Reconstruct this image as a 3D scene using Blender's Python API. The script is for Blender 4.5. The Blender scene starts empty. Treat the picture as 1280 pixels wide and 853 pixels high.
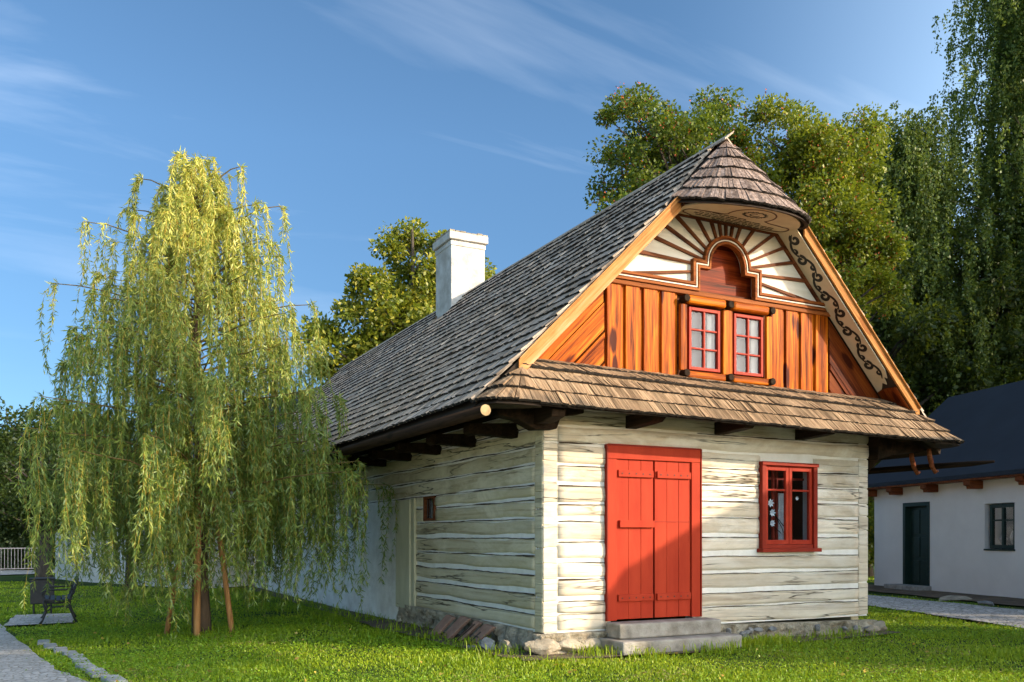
import bpy, bmesh, math, random
import numpy as np
from mathutils import Vector, noise as mnoise
PI = math.pi
R = math.radians
sc = bpy.context.scene
col = sc.collection

# ------------------------------------------------------------------ camera, sky, sun, exposure
cam = bpy.data.cameras.new('camera'); camo = bpy.data.objects.new('camera', cam); col.objects.link(camo)
camo.location = (-4.965, -8.952, 1.35); camo.rotation_euler = (R(90), 0, R(-27))
cam.sensor_width = 36; cam.lens = 36*1110/1280; cam.shift_y = 245.5/1280
cam.clip_start = 0.1; cam.clip_end = 2000
sc.camera = camo

SUN = Vector((.671*math.cos(R(21.3)), -.741*math.cos(R(21.3)), math.sin(R(21.3)))).normalized()
w = bpy.data.worlds.new('World'); sc.world = w; w.use_nodes = True
nt = w.node_tree; nt.nodes.clear()
def wn(t, **k):
    n = nt.nodes.new(t)
    for a, b in k.items(): setattr(n, a, b)
    return n
out = wn('ShaderNodeOutputWorld'); bg = wn('ShaderNodeBackground'); bg.inputs['Strength'].default_value = .15
sky = wn('ShaderNodeTexSky'); sky.sky_type = 'NISHITA'; sky.sun_disc = False
sky.sun_elevation = R(21.3); sky.sun_rotation = math.atan2(SUN.x, SUN.y)
sky.air_density = .72; sky.dust_density = .35; sky.ozone_density = 4.0; sky.altitude = 300
# thin cirrus: streaky noise on the view direction projected on a high flat layer
tc = wn('ShaderNodeTexCoord'); sep = wn('ShaderNodeSeparateXYZ'); nt.links.new(tc.outputs['Generated'], sep.inputs[0])
zz = wn('ShaderNodeMath', operation='MAXIMUM'); nt.links.new(sep.outputs['Z'], zz.inputs[0]); zz.inputs[1].default_value = .02
za = wn('ShaderNodeMath', operation='ADD'); nt.links.new(zz.outputs[0], za.inputs[0]); za.inputs[1].default_value = .12
dx = wn('ShaderNodeMath', operation='DIVIDE'); nt.links.new(sep.outputs['X'], dx.inputs[0]); nt.links.new(za.outputs[0], dx.inputs[1])
dy = wn('ShaderNodeMath', operation='DIVIDE'); nt.links.new(sep.outputs['Y'], dy.inputs[0]); nt.links.new(za.outputs[0], dy.inputs[1])
cmb = wn('ShaderNodeCombineXYZ'); nt.links.new(dx.outputs[0], cmb.inputs[0]); nt.links.new(dy.outputs[0], cmb.inputs[1])
mp = wn('ShaderNodeMapping'); mp.inputs['Rotation'].default_value = (0, 0, R(22)); mp.inputs['Scale'].default_value = (.55, 1.9, 1)
mp.inputs['Location'].default_value = (1.9, .8, 0)
nt.links.new(cmb.outputs[0], mp.inputs[0])
n1 = wn('ShaderNodeTexNoise'); n1.inputs['Scale'].default_value = 1.5; n1.inputs['Detail'].default_value = 9; n1.inputs['Roughness'].default_value = .52; n1.inputs['Distortion'].default_value = .55
nt.links.new(mp.outputs[0], n1.inputs[0])
cr = wn('ShaderNodeValToRGB'); cr.color_ramp.elements[0].position = .53; cr.color_ramp.elements[0].color = (0,0,0,1)
cr.color_ramp.elements[1].position = .80; cr.color_ramp.elements[1].color = (1,1,1,1)
nt.links.new(n1.outputs[0], cr.inputs[0])
cm = wn('ShaderNodeMath', operation='MULTIPLY'); nt.links.new(cr.outputs[0], cm.inputs[0]); cm.inputs[1].default_value = .20
fz = wn('ShaderNodeMapRange'); fz.interpolation_type = 'SMOOTHSTEP'; fz.inputs['From Min'].default_value = .10; fz.inputs['From Max'].default_value = .42; nt.links.new(sep.outputs['Z'], fz.inputs[0])
cm2 = wn('ShaderNodeMath', operation='MULTIPLY'); nt.links.new(cm.outputs[0], cm2.inputs[0]); nt.links.new(fz.outputs[0], cm2.inputs[1]); cm = cm2
hsv = wn('ShaderNodeHueSaturation'); hsv.inputs['Saturation'].default_value = .98; hsv.inputs['Hue'].default_value = .497; hsv.inputs['Value'].default_value = .86
nt.links.new(sky.outputs[0], hsv.inputs['Color'])
# low haze scatters forward: the sky glows warm round the sun and stays deep blue opposite it
dt = wn('ShaderNodeVectorMath', operation='DOT_PRODUCT'); nt.links.new(tc.outputs['Generated'], dt.inputs[0]); dt.inputs[1].default_value = (.671, -.741, 0)
hz = wn('ShaderNodeValToRGB'); hz.color_ramp.interpolation = 'EASE'; hz.color_ramp.elements[0].position = .40; hz.color_ramp.elements[0].color = (.205, .228, .215, 1)
hz.color_ramp.elements[1].position = .86; hz.color_ramp.elements[1].color = (1.85, 1.28, .82, 1)
d2 = wn('ShaderNodeMath', operation='MULTIPLY_ADD'); nt.links.new(dt.outputs['Value'], d2.inputs[0]); d2.inputs[1].default_value = .5; d2.inputs[2].default_value = .5
nt.links.new(d2.outputs[0], hz.inputs[0])
hb = wn('ShaderNodeMapRange'); hb.inputs['From Min'].default_value = -.02; hb.inputs['From Max'].default_value = .40; hb.inputs['To Min'].default_value = 1.45; hb.inputs['To Max'].default_value = 3.0
nt.links.new(sep.outputs['Z'], hb.inputs[0])
hm1 = wn('ShaderNodeVectorMath', operation='MULTIPLY'); nt.links.new(hsv.outputs[0], hm1.inputs[0]); nt.links.new(hz.outputs[0], hm1.inputs[1])
hm2 = wn('ShaderNodeVectorMath', operation='SCALE'); nt.links.new(hm1.outputs[0], hm2.inputs[0]); nt.links.new(hb.outputs[0], hm2.inputs['Scale'])
mx = wn('ShaderNodeMixRGB'); mx.inputs[2].default_value = (4.6, 4.9, 5.3, 1)
nt.links.new(cm.outputs[0], mx.inputs[0]); nt.links.new(hm2.outputs[0], mx.inputs[1])
nt.links.new(mx.outputs[0], bg.inputs['Color']); nt.links.new(bg.outputs[0], out.inputs[0])

sl = bpy.data.lights.new('sun', 'SUN'); sl.energy = 2.15; sl.angle = R(.6); sl.color = (1, .84, .62)
so = bpy.data.objects.new('sun', sl); col.objects.link(so)
so.rotation_euler = SUN.to_track_quat('Z', 'Y').to_euler(); so.location = (20, -22, 20)
sc.view_settings.view_transform = 'Standard'; sc.view_settings.look = 'None'
sc.view_settings.exposure = 1.55; sc.view_settings.gamma = 1

# ------------------------------------------------------------------ materials
def mat(name):
    m = bpy.data.materials.new(name); m.use_nodes = True; t = m.node_tree; t.nodes.clear()
    o = t.nodes.new('ShaderNodeOutputMaterial'); p = t.nodes.new('ShaderNodeBsdfPrincipled'); t.links.new(p.outputs[0], o.inputs[0])
    return m, t, p
def node(t, ty, **k):
    n = t.nodes.new(ty)
    for a, b in k.items():
        if a in n.inputs: n.inputs[a].default_value = b
        else: setattr(n, a, b)
    return n
def coords(t, scale=(1,1,1), rot=(0,0,0), loc=(0,0,0)):
    tc = t.nodes.new('ShaderNodeTexCoord'); m = t.nodes.new('ShaderNodeMapping'); m.vector_type = 'TEXTURE' if False else 'POINT'
    r = t.nodes.new('ShaderNodeMapping'); r.inputs['Rotation'].default_value = rot
    t.links.new(tc.outputs['Object'], r.inputs[0]); t.links.new(r.outputs[0], m.inputs[0])
    m.inputs['Scale'].default_value = scale; m.inputs['Location'].default_value = loc
    return m.outputs[0]
def noise(t, vec, scale, detail=4, rough=.55, dist=0):
    n = node(t, 'ShaderNodeTexNoise'); n.inputs['Scale'].default_value = scale; n.inputs['Detail'].default_value = detail
    n.inputs['Roughness'].default_value = rough; n.inputs['Distortion'].default_value = dist
    t.links.new(vec, n.inputs['Vector']); return n.outputs[0]
def ramp(t, fac, stops):
    n = t.nodes.new('ShaderNodeValToRGB'); e = n.color_ramp.elements
    while len(e) < len(stops): e.new(.5)
    for i, (p, c) in enumerate(stops):
        e[i].position = p; e[i].color = (*c, 1) if len(c) == 3 else c
    t.links.new(fac, n.inputs[0]); return n.outputs[0]
def mix(t, fac, a, b, mode='MIX'):
    n = t.nodes.new('ShaderNodeMixRGB'); n.blend_type = mode
    for i, v in ((0, fac), (1, a), (2, b)):
        if isinstance(v, (int, float)): n.inputs[i].default_value = v if i == 0 else (v, v, v, 1)
        elif isinstance(v, tuple): n.inputs[i].default_value = (*v, 1)
        else: t.links.new(v, n.inputs[i])
    return n.outputs[0]
def math_(t, op, a, b=0, c=None):
    n = t.nodes.new('ShaderNodeMath'); n.operation = op
    for i, v in enumerate((a, b) if c is None else (a, b, c)):
        if isinstance(v, (int, float)): n.inputs[i].default_value = v
        else: t.links.new(v, n.inputs[i])
    return n.outputs[0]
def island(t, lo, hi):
    g = t.nodes.new('ShaderNodeNewGeometry'); m = t.nodes.new('ShaderNodeMapRange')
    m.inputs['To Min'].default_value = lo; m.inputs['To Max'].default_value = hi
    t.links.new(g.outputs['Random Per Island'], m.inputs[0]); return m.outputs[0]
def bump(t, p, h, strength=.5, dist=.01):
    b = t.nodes.new('ShaderNodeBump'); b.inputs['Strength'].default_value = strength; b.inputs['Distance'].default_value = dist
    t.links.new(h, b.inputs['Height']); t.links.new(b.outputs[0], p.inputs['Normal'])
def scl(t, c, f):
    n = t.nodes.new('ShaderNodeVectorMath'); n.operation = 'SCALE'; t.links.new(c, n.inputs[0])
    if isinstance(f, (int, float)): n.inputs['Scale'].default_value = f
    else: t.links.new(f, n.inputs['Scale'])
    return n.outputs[0]
def simple(name, c1, c2=None, scale=3, rough=.7, bs=.3, bd=.01, isl=0, stretch=(1,1,1), rot=(0,0,0), metal=0, spec=.4, detail=6):
    m, t, p = mat(name); v = coords(t, stretch, rot)
    f = noise(t, v, scale, detail, .6)
    c = ramp(t, f, [(.32, c1), (.68, c2 or c1)])
    if isl: c = scl(t, c, island(t, 1-isl, 1+isl))
    t.links.new(c, p.inputs['Base Color']); p.inputs['Roughness'].default_value = rough; p.inputs['Metallic'].default_value = metal
    p.inputs['Specular IOR Level'].default_value = spec
    if bs: bump(t, p, noise(t, v, scale*4, 5, .65), bs, bd)
    return m
def log_mat(name, along, tint):
    m, t, p = mat(name)
    st = (.35, 1, 1) if along == 'x' else (1, .35, 1)
    v = coords(t, st)
    stz = (.25, 6, 6) if along == 'x' else (6, .25, 6)
    vs = coords(t, stz)
    a = noise(t, vs, 3.0, 6, .65, .3); b = noise(t, v, 2.2, 5, .6, .4); c3 = noise(t, vs, 1.1, 4, .6, 1.2)
    base = ramp(t, b, [(.25, tint[0]), (.5, tint[1]), (.75, tint[2])])
    base = mix(t, math_(t, 'MULTIPLY', ramp(t, a, [(.45, (0,0,0)), (.72, (1,1,1))]), .55), base, tint[3])
    # weathered brown / grey streaks
    base = mix(t, ramp(t, c3, [(.56, (0,0,0)), (.70, (.75,.75,.75))]), base, tint[4])
    wp = ramp(t, noise(t, coords(t, (.6, .6, 1.6)), 1.7, 6, .7, .5), [(.45, (0,0,0)), (.62, (1,1,1))])
    tcz = t.nodes.new('ShaderNodeTexCoord'); spz = t.nodes.new('ShaderNodeSeparateXYZ'); t.links.new(tcz.outputs['Object'], spz.inputs[0])
    zf = t.nodes.new('ShaderNodeMapRange'); zf.inputs['From Min'].default_value = .7; zf.inputs['From Max'].default_value = 2.0; zf.inputs['To Min'].default_value = .30; zf.inputs['To Max'].default_value = .85
    t.links.new(spz.outputs['Z'], zf.inputs[0])      # rain splash has worn the whitewash off the lower logs
    base = mix(t, math_(t, 'MULTIPLY', wp, zf.outputs[0]), base, tint[5])
    base = scl(t, base, island(t, .84, 1.12))
    # drying cracks: narrow level sets of a stretched noise
    vc = coords(t, (.13, 2.2, 2.2) if along == 'x' else (2.2, .13, 2.2), loc=(3.1, 1.7, .4))
    nn = noise(t, vc, 3.2, 4, .5, .1)
    d = math_(t, 'ABSOLUTE', math_(t, 'SUBTRACT', nn, .5))
    line = ramp(t, d, [(.0, (1,1,1)), (.016, (0,0,0))])
    msk = ramp(t, noise(t, v, 1.3, 3, .5), [(.44, (0,0,0)), (.56, (1,1,1))])
    crack = math_(t, 'MULTIPLY', line, msk)
    pits = ramp(t, noise(t, coords(t, (1,1,2.5)), 34, 2, .5), [(.70, (0,0,0)), (.76, (.6,.6,.6))])
    dk = math_(t, 'MAXIMUM', crack, math_(t, 'MULTIPLY', pits, .5))
    base = mix(t, dk, base, (.05, .035, .02))
    t.links.new(base, p.inputs['Base Color']); p.inputs['Roughness'].default_value = .85; p.inputs['Specular IOR Level'].default_value = .2
    h = math_(t, 'SUBTRACT', math_(t, 'MULTIPLY', a, .6), math_(t, 'MULTIPLY', dk, 1.0))
    bump(t, p, h, .7, .012)
    return m
def grain(name, dark, mid, light, along='z', ang=0, rough=.45, spec=.06, isl=.28, sc_=1.0, knots=True):
    m, t, p = mat(name)
    s = {'z': (22, 22, .9), 'x': (.9, 22, 22), 'y': (22, .9, 22)}[along]
    rot = (0, ang, 0)
    v = coords(t, tuple(k*sc_ for k in s), rot)
    g = t.nodes.new('ShaderNodeNewGeometry'); off = t.nodes.new('ShaderNodeVectorMath'); off.operation = 'SCALE'
    cx = t.nodes.new('ShaderNodeCombineXYZ'); t.links.new(g.outputs['Random Per Island'], cx.inputs[0]); t.links.new(g.outputs['Random Per Island'], cx.inputs[2])
    t.links.new(cx.outputs[0], off.inputs[0]); off.inputs['Scale'].default_value = 37
    ad = t.nodes.new('ShaderNodeVectorMath'); t.links.new(v, ad.inputs[0]); t.links.new(off.outputs[0], ad.inputs[1]); v = ad.outputs[0]
    a = noise(t, v, 1.5, 6, .66, .5)
    b2 = noise(t, v, .35, 3, .5, .2)
    f = math_(t, 'ADD', math_(t, 'MULTIPLY', a, .55), math_(t, 'MULTIPLY', b2, .45))
    if knots:
        vk = t.nodes.new('ShaderNodeTexVoronoi'); vk.inputs['Scale'].default_value = .22; vk.inputs['Randomness'].default_value = 1
        kk = t.nodes.new('ShaderNodeMapping'); kk.inputs['Scale'].default_value = tuple(.75 if q > 5 else 6.0 for q in s); t.links.new(v, kk.inputs[0]); t.links.new(kk.outputs[0], vk.inputs['Vector'])
        kn = ramp(t, vk.outputs['Distance'], [(.05, (.35,.35,.35)), (.22, (0,0,0))])
        f = math_(t, 'SUBTRACT', f, kn)
    c = ramp(t, f, [(.39, dark), (.50, mid), (.67, light)])
    c = scl(t, c, island(t, 1-isl, 1+isl))
    t.links.new(c, p.inputs['Base Color']); p.inputs['Roughness'].default_value = rough; p.inputs['Specular IOR Level'].default_value = spec
    bump(t, p, f, .35, .006)
    return m
def shingle_mat(name, c1, c2, c3, axis):
    m, t, p = mat(name)
    s = {'y': (2.5, 60, 2.5), 'x': (60, 2.5, 2.5), 'n': (30, 30, 3)}[axis]
    a = noise(t, coords(t, s), 1.0, 5, .65, .2); b = noise(t, coords(t), 1.6, 5, .6)
    f = math_(t, 'ADD', math_(t, 'MULTIPLY', a, .75), math_(t, 'MULTIPLY', b, .25))
    c = ramp(t, f, [(.36, c1), (.50, c2), (.64, c3)])
    c = scl(t, c, island(t, .62, 1.38))
    t.links.new(c, p.inputs['Base Color']); p.inputs['Roughness'].default_value = .88; p.inputs['Specular IOR Level'].default_value = .15
    bump(t, p, a, .8, .012)
    return m
def leaf_mat(name, cols, trans=.35, gloss=.05, zgrad=None, rough=.45, clump=1.2):
    m = bpy.data.materials.new(name); m.use_nodes = True; t = m.node_tree; t.nodes.clear()
    o = t.nodes.new('ShaderNodeOutputMaterial')
    g = t.nodes.new('ShaderNodeNewGeometry')
    nz = noise(t, coords(t), clump, 3, .5)
    f = math_(t, 'ADD', math_(t, 'MULTIPLY', g.outputs['Random Per Island'], .5), math_(t, 'MULTIPLY', nz, .55))
    if zgrad:   # young yellow shoots grow towards the top
        tcn = t.nodes.new('ShaderNodeTexCoord'); sp = t.nodes.new('ShaderNodeSeparateXYZ'); t.links.new(tcn.outputs['Object'], sp.inputs[0])
        mr = t.nodes.new('ShaderNodeMapRange'); mr.inputs['From Min'].default_value = zgrad[0]; mr.inputs['From Max'].default_value = zgrad[1]; mr.inputs['To Max'].default_value = zgrad[2]
        t.links.new(sp.outputs['Z'], mr.inputs[0]); f = math_(t, 'ADD', f, mr.outputs[0])
    c = ramp(t, f, cols)
    d = t.nodes.new('ShaderNodeBsdfDiffuse'); tr = t.nodes.new('ShaderNodeBsdfTranslucent'); gl = t.nodes.new('ShaderNodeBsdfGlossy'); gl.inputs['Roughness'].default_value = rough
    t.links.new(c, d.inputs[0]); t.links.new(mix(t, .5, c, (.30, .38, .02), 'MIX') if trans else c, tr.inputs[0])
    m1 = t.nodes.new('ShaderNodeMixShader'); m1.inputs[0].default_value = trans; t.links.new(d.outputs[0], m1.inputs[1]); t.links.new(tr.outputs[0], m1.inputs[2])
    m2 = t.nodes.new('ShaderNodeMixShader'); m2.inputs[0].default_value = gloss; t.links.new(m1.outputs[0], m2.inputs[1]); t.links.new(gl.outputs[0], m2.inputs[2])
    t.links.new(m2.outputs[0], o.inputs[0]); return m
def glass_mat(name, tint=(.9, .95, 1), refl=.16):
    m = bpy.data.materials.new(name); m.use_nodes = True; t = m.node_tree; t.nodes.clear()
    o = t.nodes.new('ShaderNodeOutputMaterial'); tr = t.nodes.new('ShaderNodeBsdfTransparent'); gl = t.nodes.new('ShaderNodeBsdfGlossy'); gl.inputs['Roughness'].default_value = .02
    tr.inputs[0].default_value = (*tint, 1)
    
    b = t.nodes.new('ShaderNodeBump'); b.inputs['Strength'].default_value = .08; b.inputs['Distance'].default_value = .02
    t.links.new(noise(t, coords(t), 5, 2), b.inputs['Height']); t.links.new(b.outputs[0], gl.inputs['Normal'])
    lw = t.nodes.new('ShaderNodeLayerWeight'); a = math_(t, 'ADD', math_(t, 'MULTIPLY', math_(t, 'POWER', lw.outputs['Facing'], 4), .8), refl)
    x = t.nodes.new('ShaderNodeMixShader'); t.links.new(a, x.inputs[0]); t.links.new(tr.outputs[0], x.inputs[1]); t.links.new(gl.outputs[0], x.inputs[2])
    t.links.new(x.outputs[0], o.inputs[0]); return m

cream = [(.52,.42,.30), (.70,.59,.44), (.82,.72,.57), (.42,.36,.29), (.29,.20,.125), (.86,.80,.69)]
grey = [(.50,.41,.25), (.64,.54,.35), (.77,.67,.47), (.43,.35,.23), (.33,.23,.12), (.84,.74,.54)]
M = {}
M['log_front'] = log_mat('whitewashed_logs', 'x', cream)
M['log_side'] = log_mat('whitewashed_logs_side', 'y', grey)
M['dark_seam'] = simple('dark_log_seam', (.035,.025,.015), (.10,.07,.045), 6, .9, 0)
M['chink'] = simple('lime_chinking', (.76,.71,.62), (.90,.86,.79), 4, .9, .5, .01)
M['plaster'] = simple('white_plaster', (.66,.60,.53), (.92,.87,.80), 2.6, .9, 1.0, .03, detail=10)
M['plaster_new'] = simple('smooth_white_plaster', (.80,.77,.73), (.88,.85,.81), 1.2, .9, .15, .005)
M['post'] = simple('yellowed_post_paint', (.44,.40,.25), (.60,.55,.38), 4, .85, .4, .01, stretch=(1,1,.3))
M['chim'] = simple('chimney_plaster', (.42,.385,.33), (.70,.675,.63), 3.4, .9, .6, .015, detail=11)
M['sh_side'] = shingle_mat('grey_shingles', (.16,.122,.090), (.40,.315,.240), (.64,.525,.41), 'y')
M['sh_front'] = shingle_mat('brown_shingles', (.10,.06,.032), (.27,.175,.10), (.46,.32,.195), 'x')
M['sh_hood'] = shingle_mat('hood_shingles', (.10,.070,.056), (.23,.168,.135), (.38,.29,.24), 'n')
M['butt'] = simple('shaded_shingle_ends', (.012,.010,.009), (.035,.027,.020), 20, .95, 0)  # end grain painted near black as the shade line under each course
M['dark_wood'] = grain('dark_wood', (.012,.008,.005), (.028,.017,.010), (.05,.03,.018), 'y', rough=.7)
M['deck'] = simple('roof_deck_wood', (.022,.014,.009), (.045,.028,.017), 3, .9, .2)
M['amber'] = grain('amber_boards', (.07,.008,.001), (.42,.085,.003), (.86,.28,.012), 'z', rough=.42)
M['amber_x'] = grain('amber_beam', (.09,.012,.001), (.36,.075,.003), (.70,.22,.010), 'x', rough=.45)
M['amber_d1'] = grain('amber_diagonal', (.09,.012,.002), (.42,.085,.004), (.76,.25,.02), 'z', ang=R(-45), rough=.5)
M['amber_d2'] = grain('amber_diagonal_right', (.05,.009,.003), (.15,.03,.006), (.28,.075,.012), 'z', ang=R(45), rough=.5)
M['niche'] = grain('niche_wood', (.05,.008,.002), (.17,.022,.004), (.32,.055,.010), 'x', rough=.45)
M['barge'] = grain('barge_wood', (.34,.12,.03), (.54,.24,.075), (.68,.43,.24), 'z', ang=R(-45), rough=.6, isl=.12)
M['barge2'] = grain('barge_wood_right', (.28,.10,.025), (.50,.23,.07), (.66,.36,.14), 'z', ang=R(45), rough=.6, isl=.12)
M['brown'] = grain('brown_trim', (.075,.022,.009), (.15,.048,.018), (.24,.085,.032), 'x', rough=.55, isl=.1)
M['orange_trim'] = grain('orange_trim', (.13,.035,.009), (.26,.075,.018), (.38,.13,.035), 'x', rough=.55, isl=.1)
M['white_board'] = simple('white_gable_board', (.66,.60,.48), (.82,.77,.66), 3, .75, .2, .005, stretch=(.3,1,4))
M['soffit'] = simple('cream_soffit', (.55,.48,.33), (.70,.62,.45), 3, .75, .1, .004)
M['ink'] = simple('black_paint', (.018,.02,.02), None, 3, .6, 0)
M['ink_brown'] = simple('dark_brown_paint', (.10,.035,.018), None, 3, .6, 0)
M['red'] = simple('red_paint', (.36,.030,.011), (.45,.046,.017), 5, .6, .25, .004, stretch=(1,1,.25), spec=.12)
M['red_dark'] = simple('dark_red_paint', (.22,.018,.008), (.30,.028,.012), 5, .55, .25, .004, spec=.15)
M['iron'] = simple('black_iron', (.012,.012,.013), (.03,.028,.026), 12, .55, .2)
M['window_red'] = simple('window_red_paint', (.32,.024,.009), (.40,.036,.014), 6, .5, .15, .003, spec=.15)
M['glass'] = glass_mat('window_glass', refl=.10)
M['glass_g'] = glass_mat('gable_glass', refl=.02)
M['curtain'] = simple('white_curtain', (.62,.62,.60), (.78,.78,.76), 4, .9, 0)
M['inside'] = simple('dark_interior', (.03,.022,.018), None, 3, .9, 0)
M['petal'] = simple('white_petals', (.85,.82,.78), None, 3, .8, 0)
M['stone'] = simple('plinth_stone', (.19,.15,.095), (.58,.50,.37), 7, .95, 1, .05, detail=12)
M['rock'] = simple('grey_rock', (.12,.12,.12), (.34,.33,.31), 6, .9, .8, .02)
M['rock_w'] = simple('pale_rock', (.20,.16,.11), (.46,.39,.29), 5, .9, .8, .02)
M['slab'] = simple('brown_sandstone_slab', (.20,.105,.07), (.36,.21,.15), 6, .9, .6, .01)
M['conc'] = simple('concrete_step', (.20,.175,.14), (.42,.385,.33), 5, .9, .9, .015, detail=12)
M['bark'] = simple('tree_bark', (.035,.027,.020), (.095,.075,.055), 8, .95, 1, .02, stretch=(1,1,.25))
M['bark_w'] = simple('willow_bark', (.060,.036,.022), (.13,.085,.05), 9, .95, .8, .015, stretch=(1,1,.25))
M['twig'] = simple('yellow_twig', (.42,.24,.03), (.55,.36,.06), 3, .7, 0)
M['branch_w'] = simple('willow_branch_bark', (.10,.07,.02), (.20,.14,.04), 5, .8, .2)
M['stake'] = grain('stake_wood', (.20,.085,.03), (.42,.20,.075), (.58,.33,.15), 'z', rough=.7, knots=False)
M['green_paint'] = simple('dark_green_paint', (.008,.026,.020), (.012,.036,.028), 6, .45, .1, .003)
M['slate'] = simple('dark_blue_roof', (.016,.021,.032), (.022,.029,.042), 1.2, .75, .15, .004)
M['eave_brown'] = grain('eave_brown', (.13,.035,.014), (.24,.075,.03), (.34,.13,.05), 'y', rough=.6, knots=False)
M['metal'] = simple('pale_metal', (.50,.40,.33), (.62,.52,.45), 6, .5, 0, metal=.2)
M['fence_wood'] = grain('fence_wood', (.09,.035,.015), (.17,.07,.03), (.24,.11,.05), 'z', rough=.8)
M['kerb'] = simple('kerb_stone', (.24,.23,.21), (.46,.44,.40), 8, .9, .6, .01)
M['willow_leaf'] = leaf_mat('willow_leaves', [(.12,(.062,.112,.018)), (.42,(.135,.21,.036)), (.70,(.28,.35,.055)), (.98,(.66,.62,.12))], .38, .045, (3.3, 6.2, .42), .5)
M['rowan_leaf'] = leaf_mat('rowan_leaves', [(.2,(.034,.068,.008)), (.55,(.085,.135,.012)), (.9,(.25,.25,.018))], .30, .03)
M['rowan_yellow'] = leaf_mat('rowan_leaves_yellow', [(.2,(.05,.09,.008)), (.5,(.15,.19,.012)), (.85,(.40,.37,.020))], .34, .03)
M['linden_leaf'] = leaf_mat('linden_leaves', [(.2,(.055,.085,.010)), (.5,(.16,.19,.016)), (.85,(.42,.36,.03))], .30, .03)
M['dark_leaf'] = leaf_mat('dark_leaves', [(.2,(.018,.032,.008)), (.55,(.034,.056,.012)), (.9,(.07,.095,.018))], .25, .02)
M['birch_leaf'] = leaf_mat('birch_leaves', [(.2,(.065,.10,.02)), (.55,(.115,.165,.03)), (.93,(.24,.27,.04))], .28, .03)
M['bush_leaf'] = leaf_mat('bush_leaves', [(.2,(.028,.046,.016)), (.55,(.055,.085,.028)), (.9,(.10,.13,.05))], .25, .03)
M['berry'] = simple('orange_berries', (.34,.05,.006), (.50,.11,.012), 3, .5, 0)
M['grass_blade'] = leaf_mat('grass_blades', [(.18,(.14,.24,.008)), (.5,(.28,.42,.012)), (.85,(.52,.58,.03))], .45, .03, clump=.55)
M['clover'] = leaf_mat('clover_leaves', [(.2,(.12,.24,.010)), (.55,(.22,.40,.016)), (.9,(.42,.56,.03))], .38, .04, clump=.8)
M['fallen'] = leaf_mat('fallen_leaf', [(.2,(.30,.16,.03)), (.8,(.60,.45,.08))], .2, .03)
M['straw'] = leaf_mat('dry_grass', [(.2,(.22,.15,.06)), (.8,(.42,.32,.14))], .3, .02)

# ground: soil and moss under the grass
m, t, p = mat('ground_soil'); v = coords(t)
c = ramp(t, noise(t, v, .9, 6, .6), [(.35, (.030,.055,.010)), (.55, (.050,.085,.014)), (.72, (.085,.075,.030))])
t.links.new(c, p.inputs['Base Color']); p.inputs['Roughness'].default_value = 1; p.inputs['Specular IOR Level'].default_value = .1
bump(t, p, noise(t, v, 14, 5, .7), .6, .03); M['ground'] = m
m, t, p = mat('dirt_strip'); v = coords(t)
c = ramp(t, noise(t, v, 2.5, 8, .7), [(.35, (.075,.05,.03)), (.6, (.16,.115,.07)), (.75, (.24,.18,.12))])
t.links.new(c, p.inputs['Base Color']); p.inputs['Roughness'].default_value = 1; bump(t, p, noise(t, v, 20, 5, .7), .8, .03); M['dirt'] = m
def cobble_mat(name, scale, c1, c2, joint):
    m, t, p = mat(name); v = coords(t)
    vo = t.nodes.new('ShaderNodeTexVoronoi'); vo.feature = 'DISTANCE_TO_EDGE'; vo.inputs['Scale'].default_value = scale; t.links.new(v, vo.inputs['Vector'])
    vc = t.nodes.new('ShaderNodeTexVoronoi'); vc.inputs['Scale'].default_value = scale; t.links.new(v, vc.inputs['Vector'])
    sp = t.nodes.new('ShaderNodeSeparateColor'); t.links.new(vc.outputs['Color'], sp.inputs[0])
    c = ramp(t, math_(t, 'ADD', math_(t, 'MULTIPLY', sp.outputs[0], .6), math_(t, 'MULTIPLY', noise(t, v, 9, 5, .6), .4)), [(.2, c1), (.8, c2)])
    jm = ramp(t, vo.outputs['Distance'], [(.02, (1,1,1)), (.09, (0,0,0))])
    c = mix(t, jm, c, joint)
    t.links.new(c, p.inputs['Base Color']); p.inputs['Roughness'].default_value = .85
    bump(t, p, math_(t, 'MINIMUM', vo.outputs['Distance'], .2), .9, .05); return m
M['cobble'] = cobble_mat('granite_cobbles', 9, (.28,.265,.25), (.50,.47,.44), (.13,.12,.08))
M['path'] = cobble_mat('gravel_cobbles', 13, (.36,.33,.29), (.60,.55,.49), (.26,.22,.16))

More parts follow.
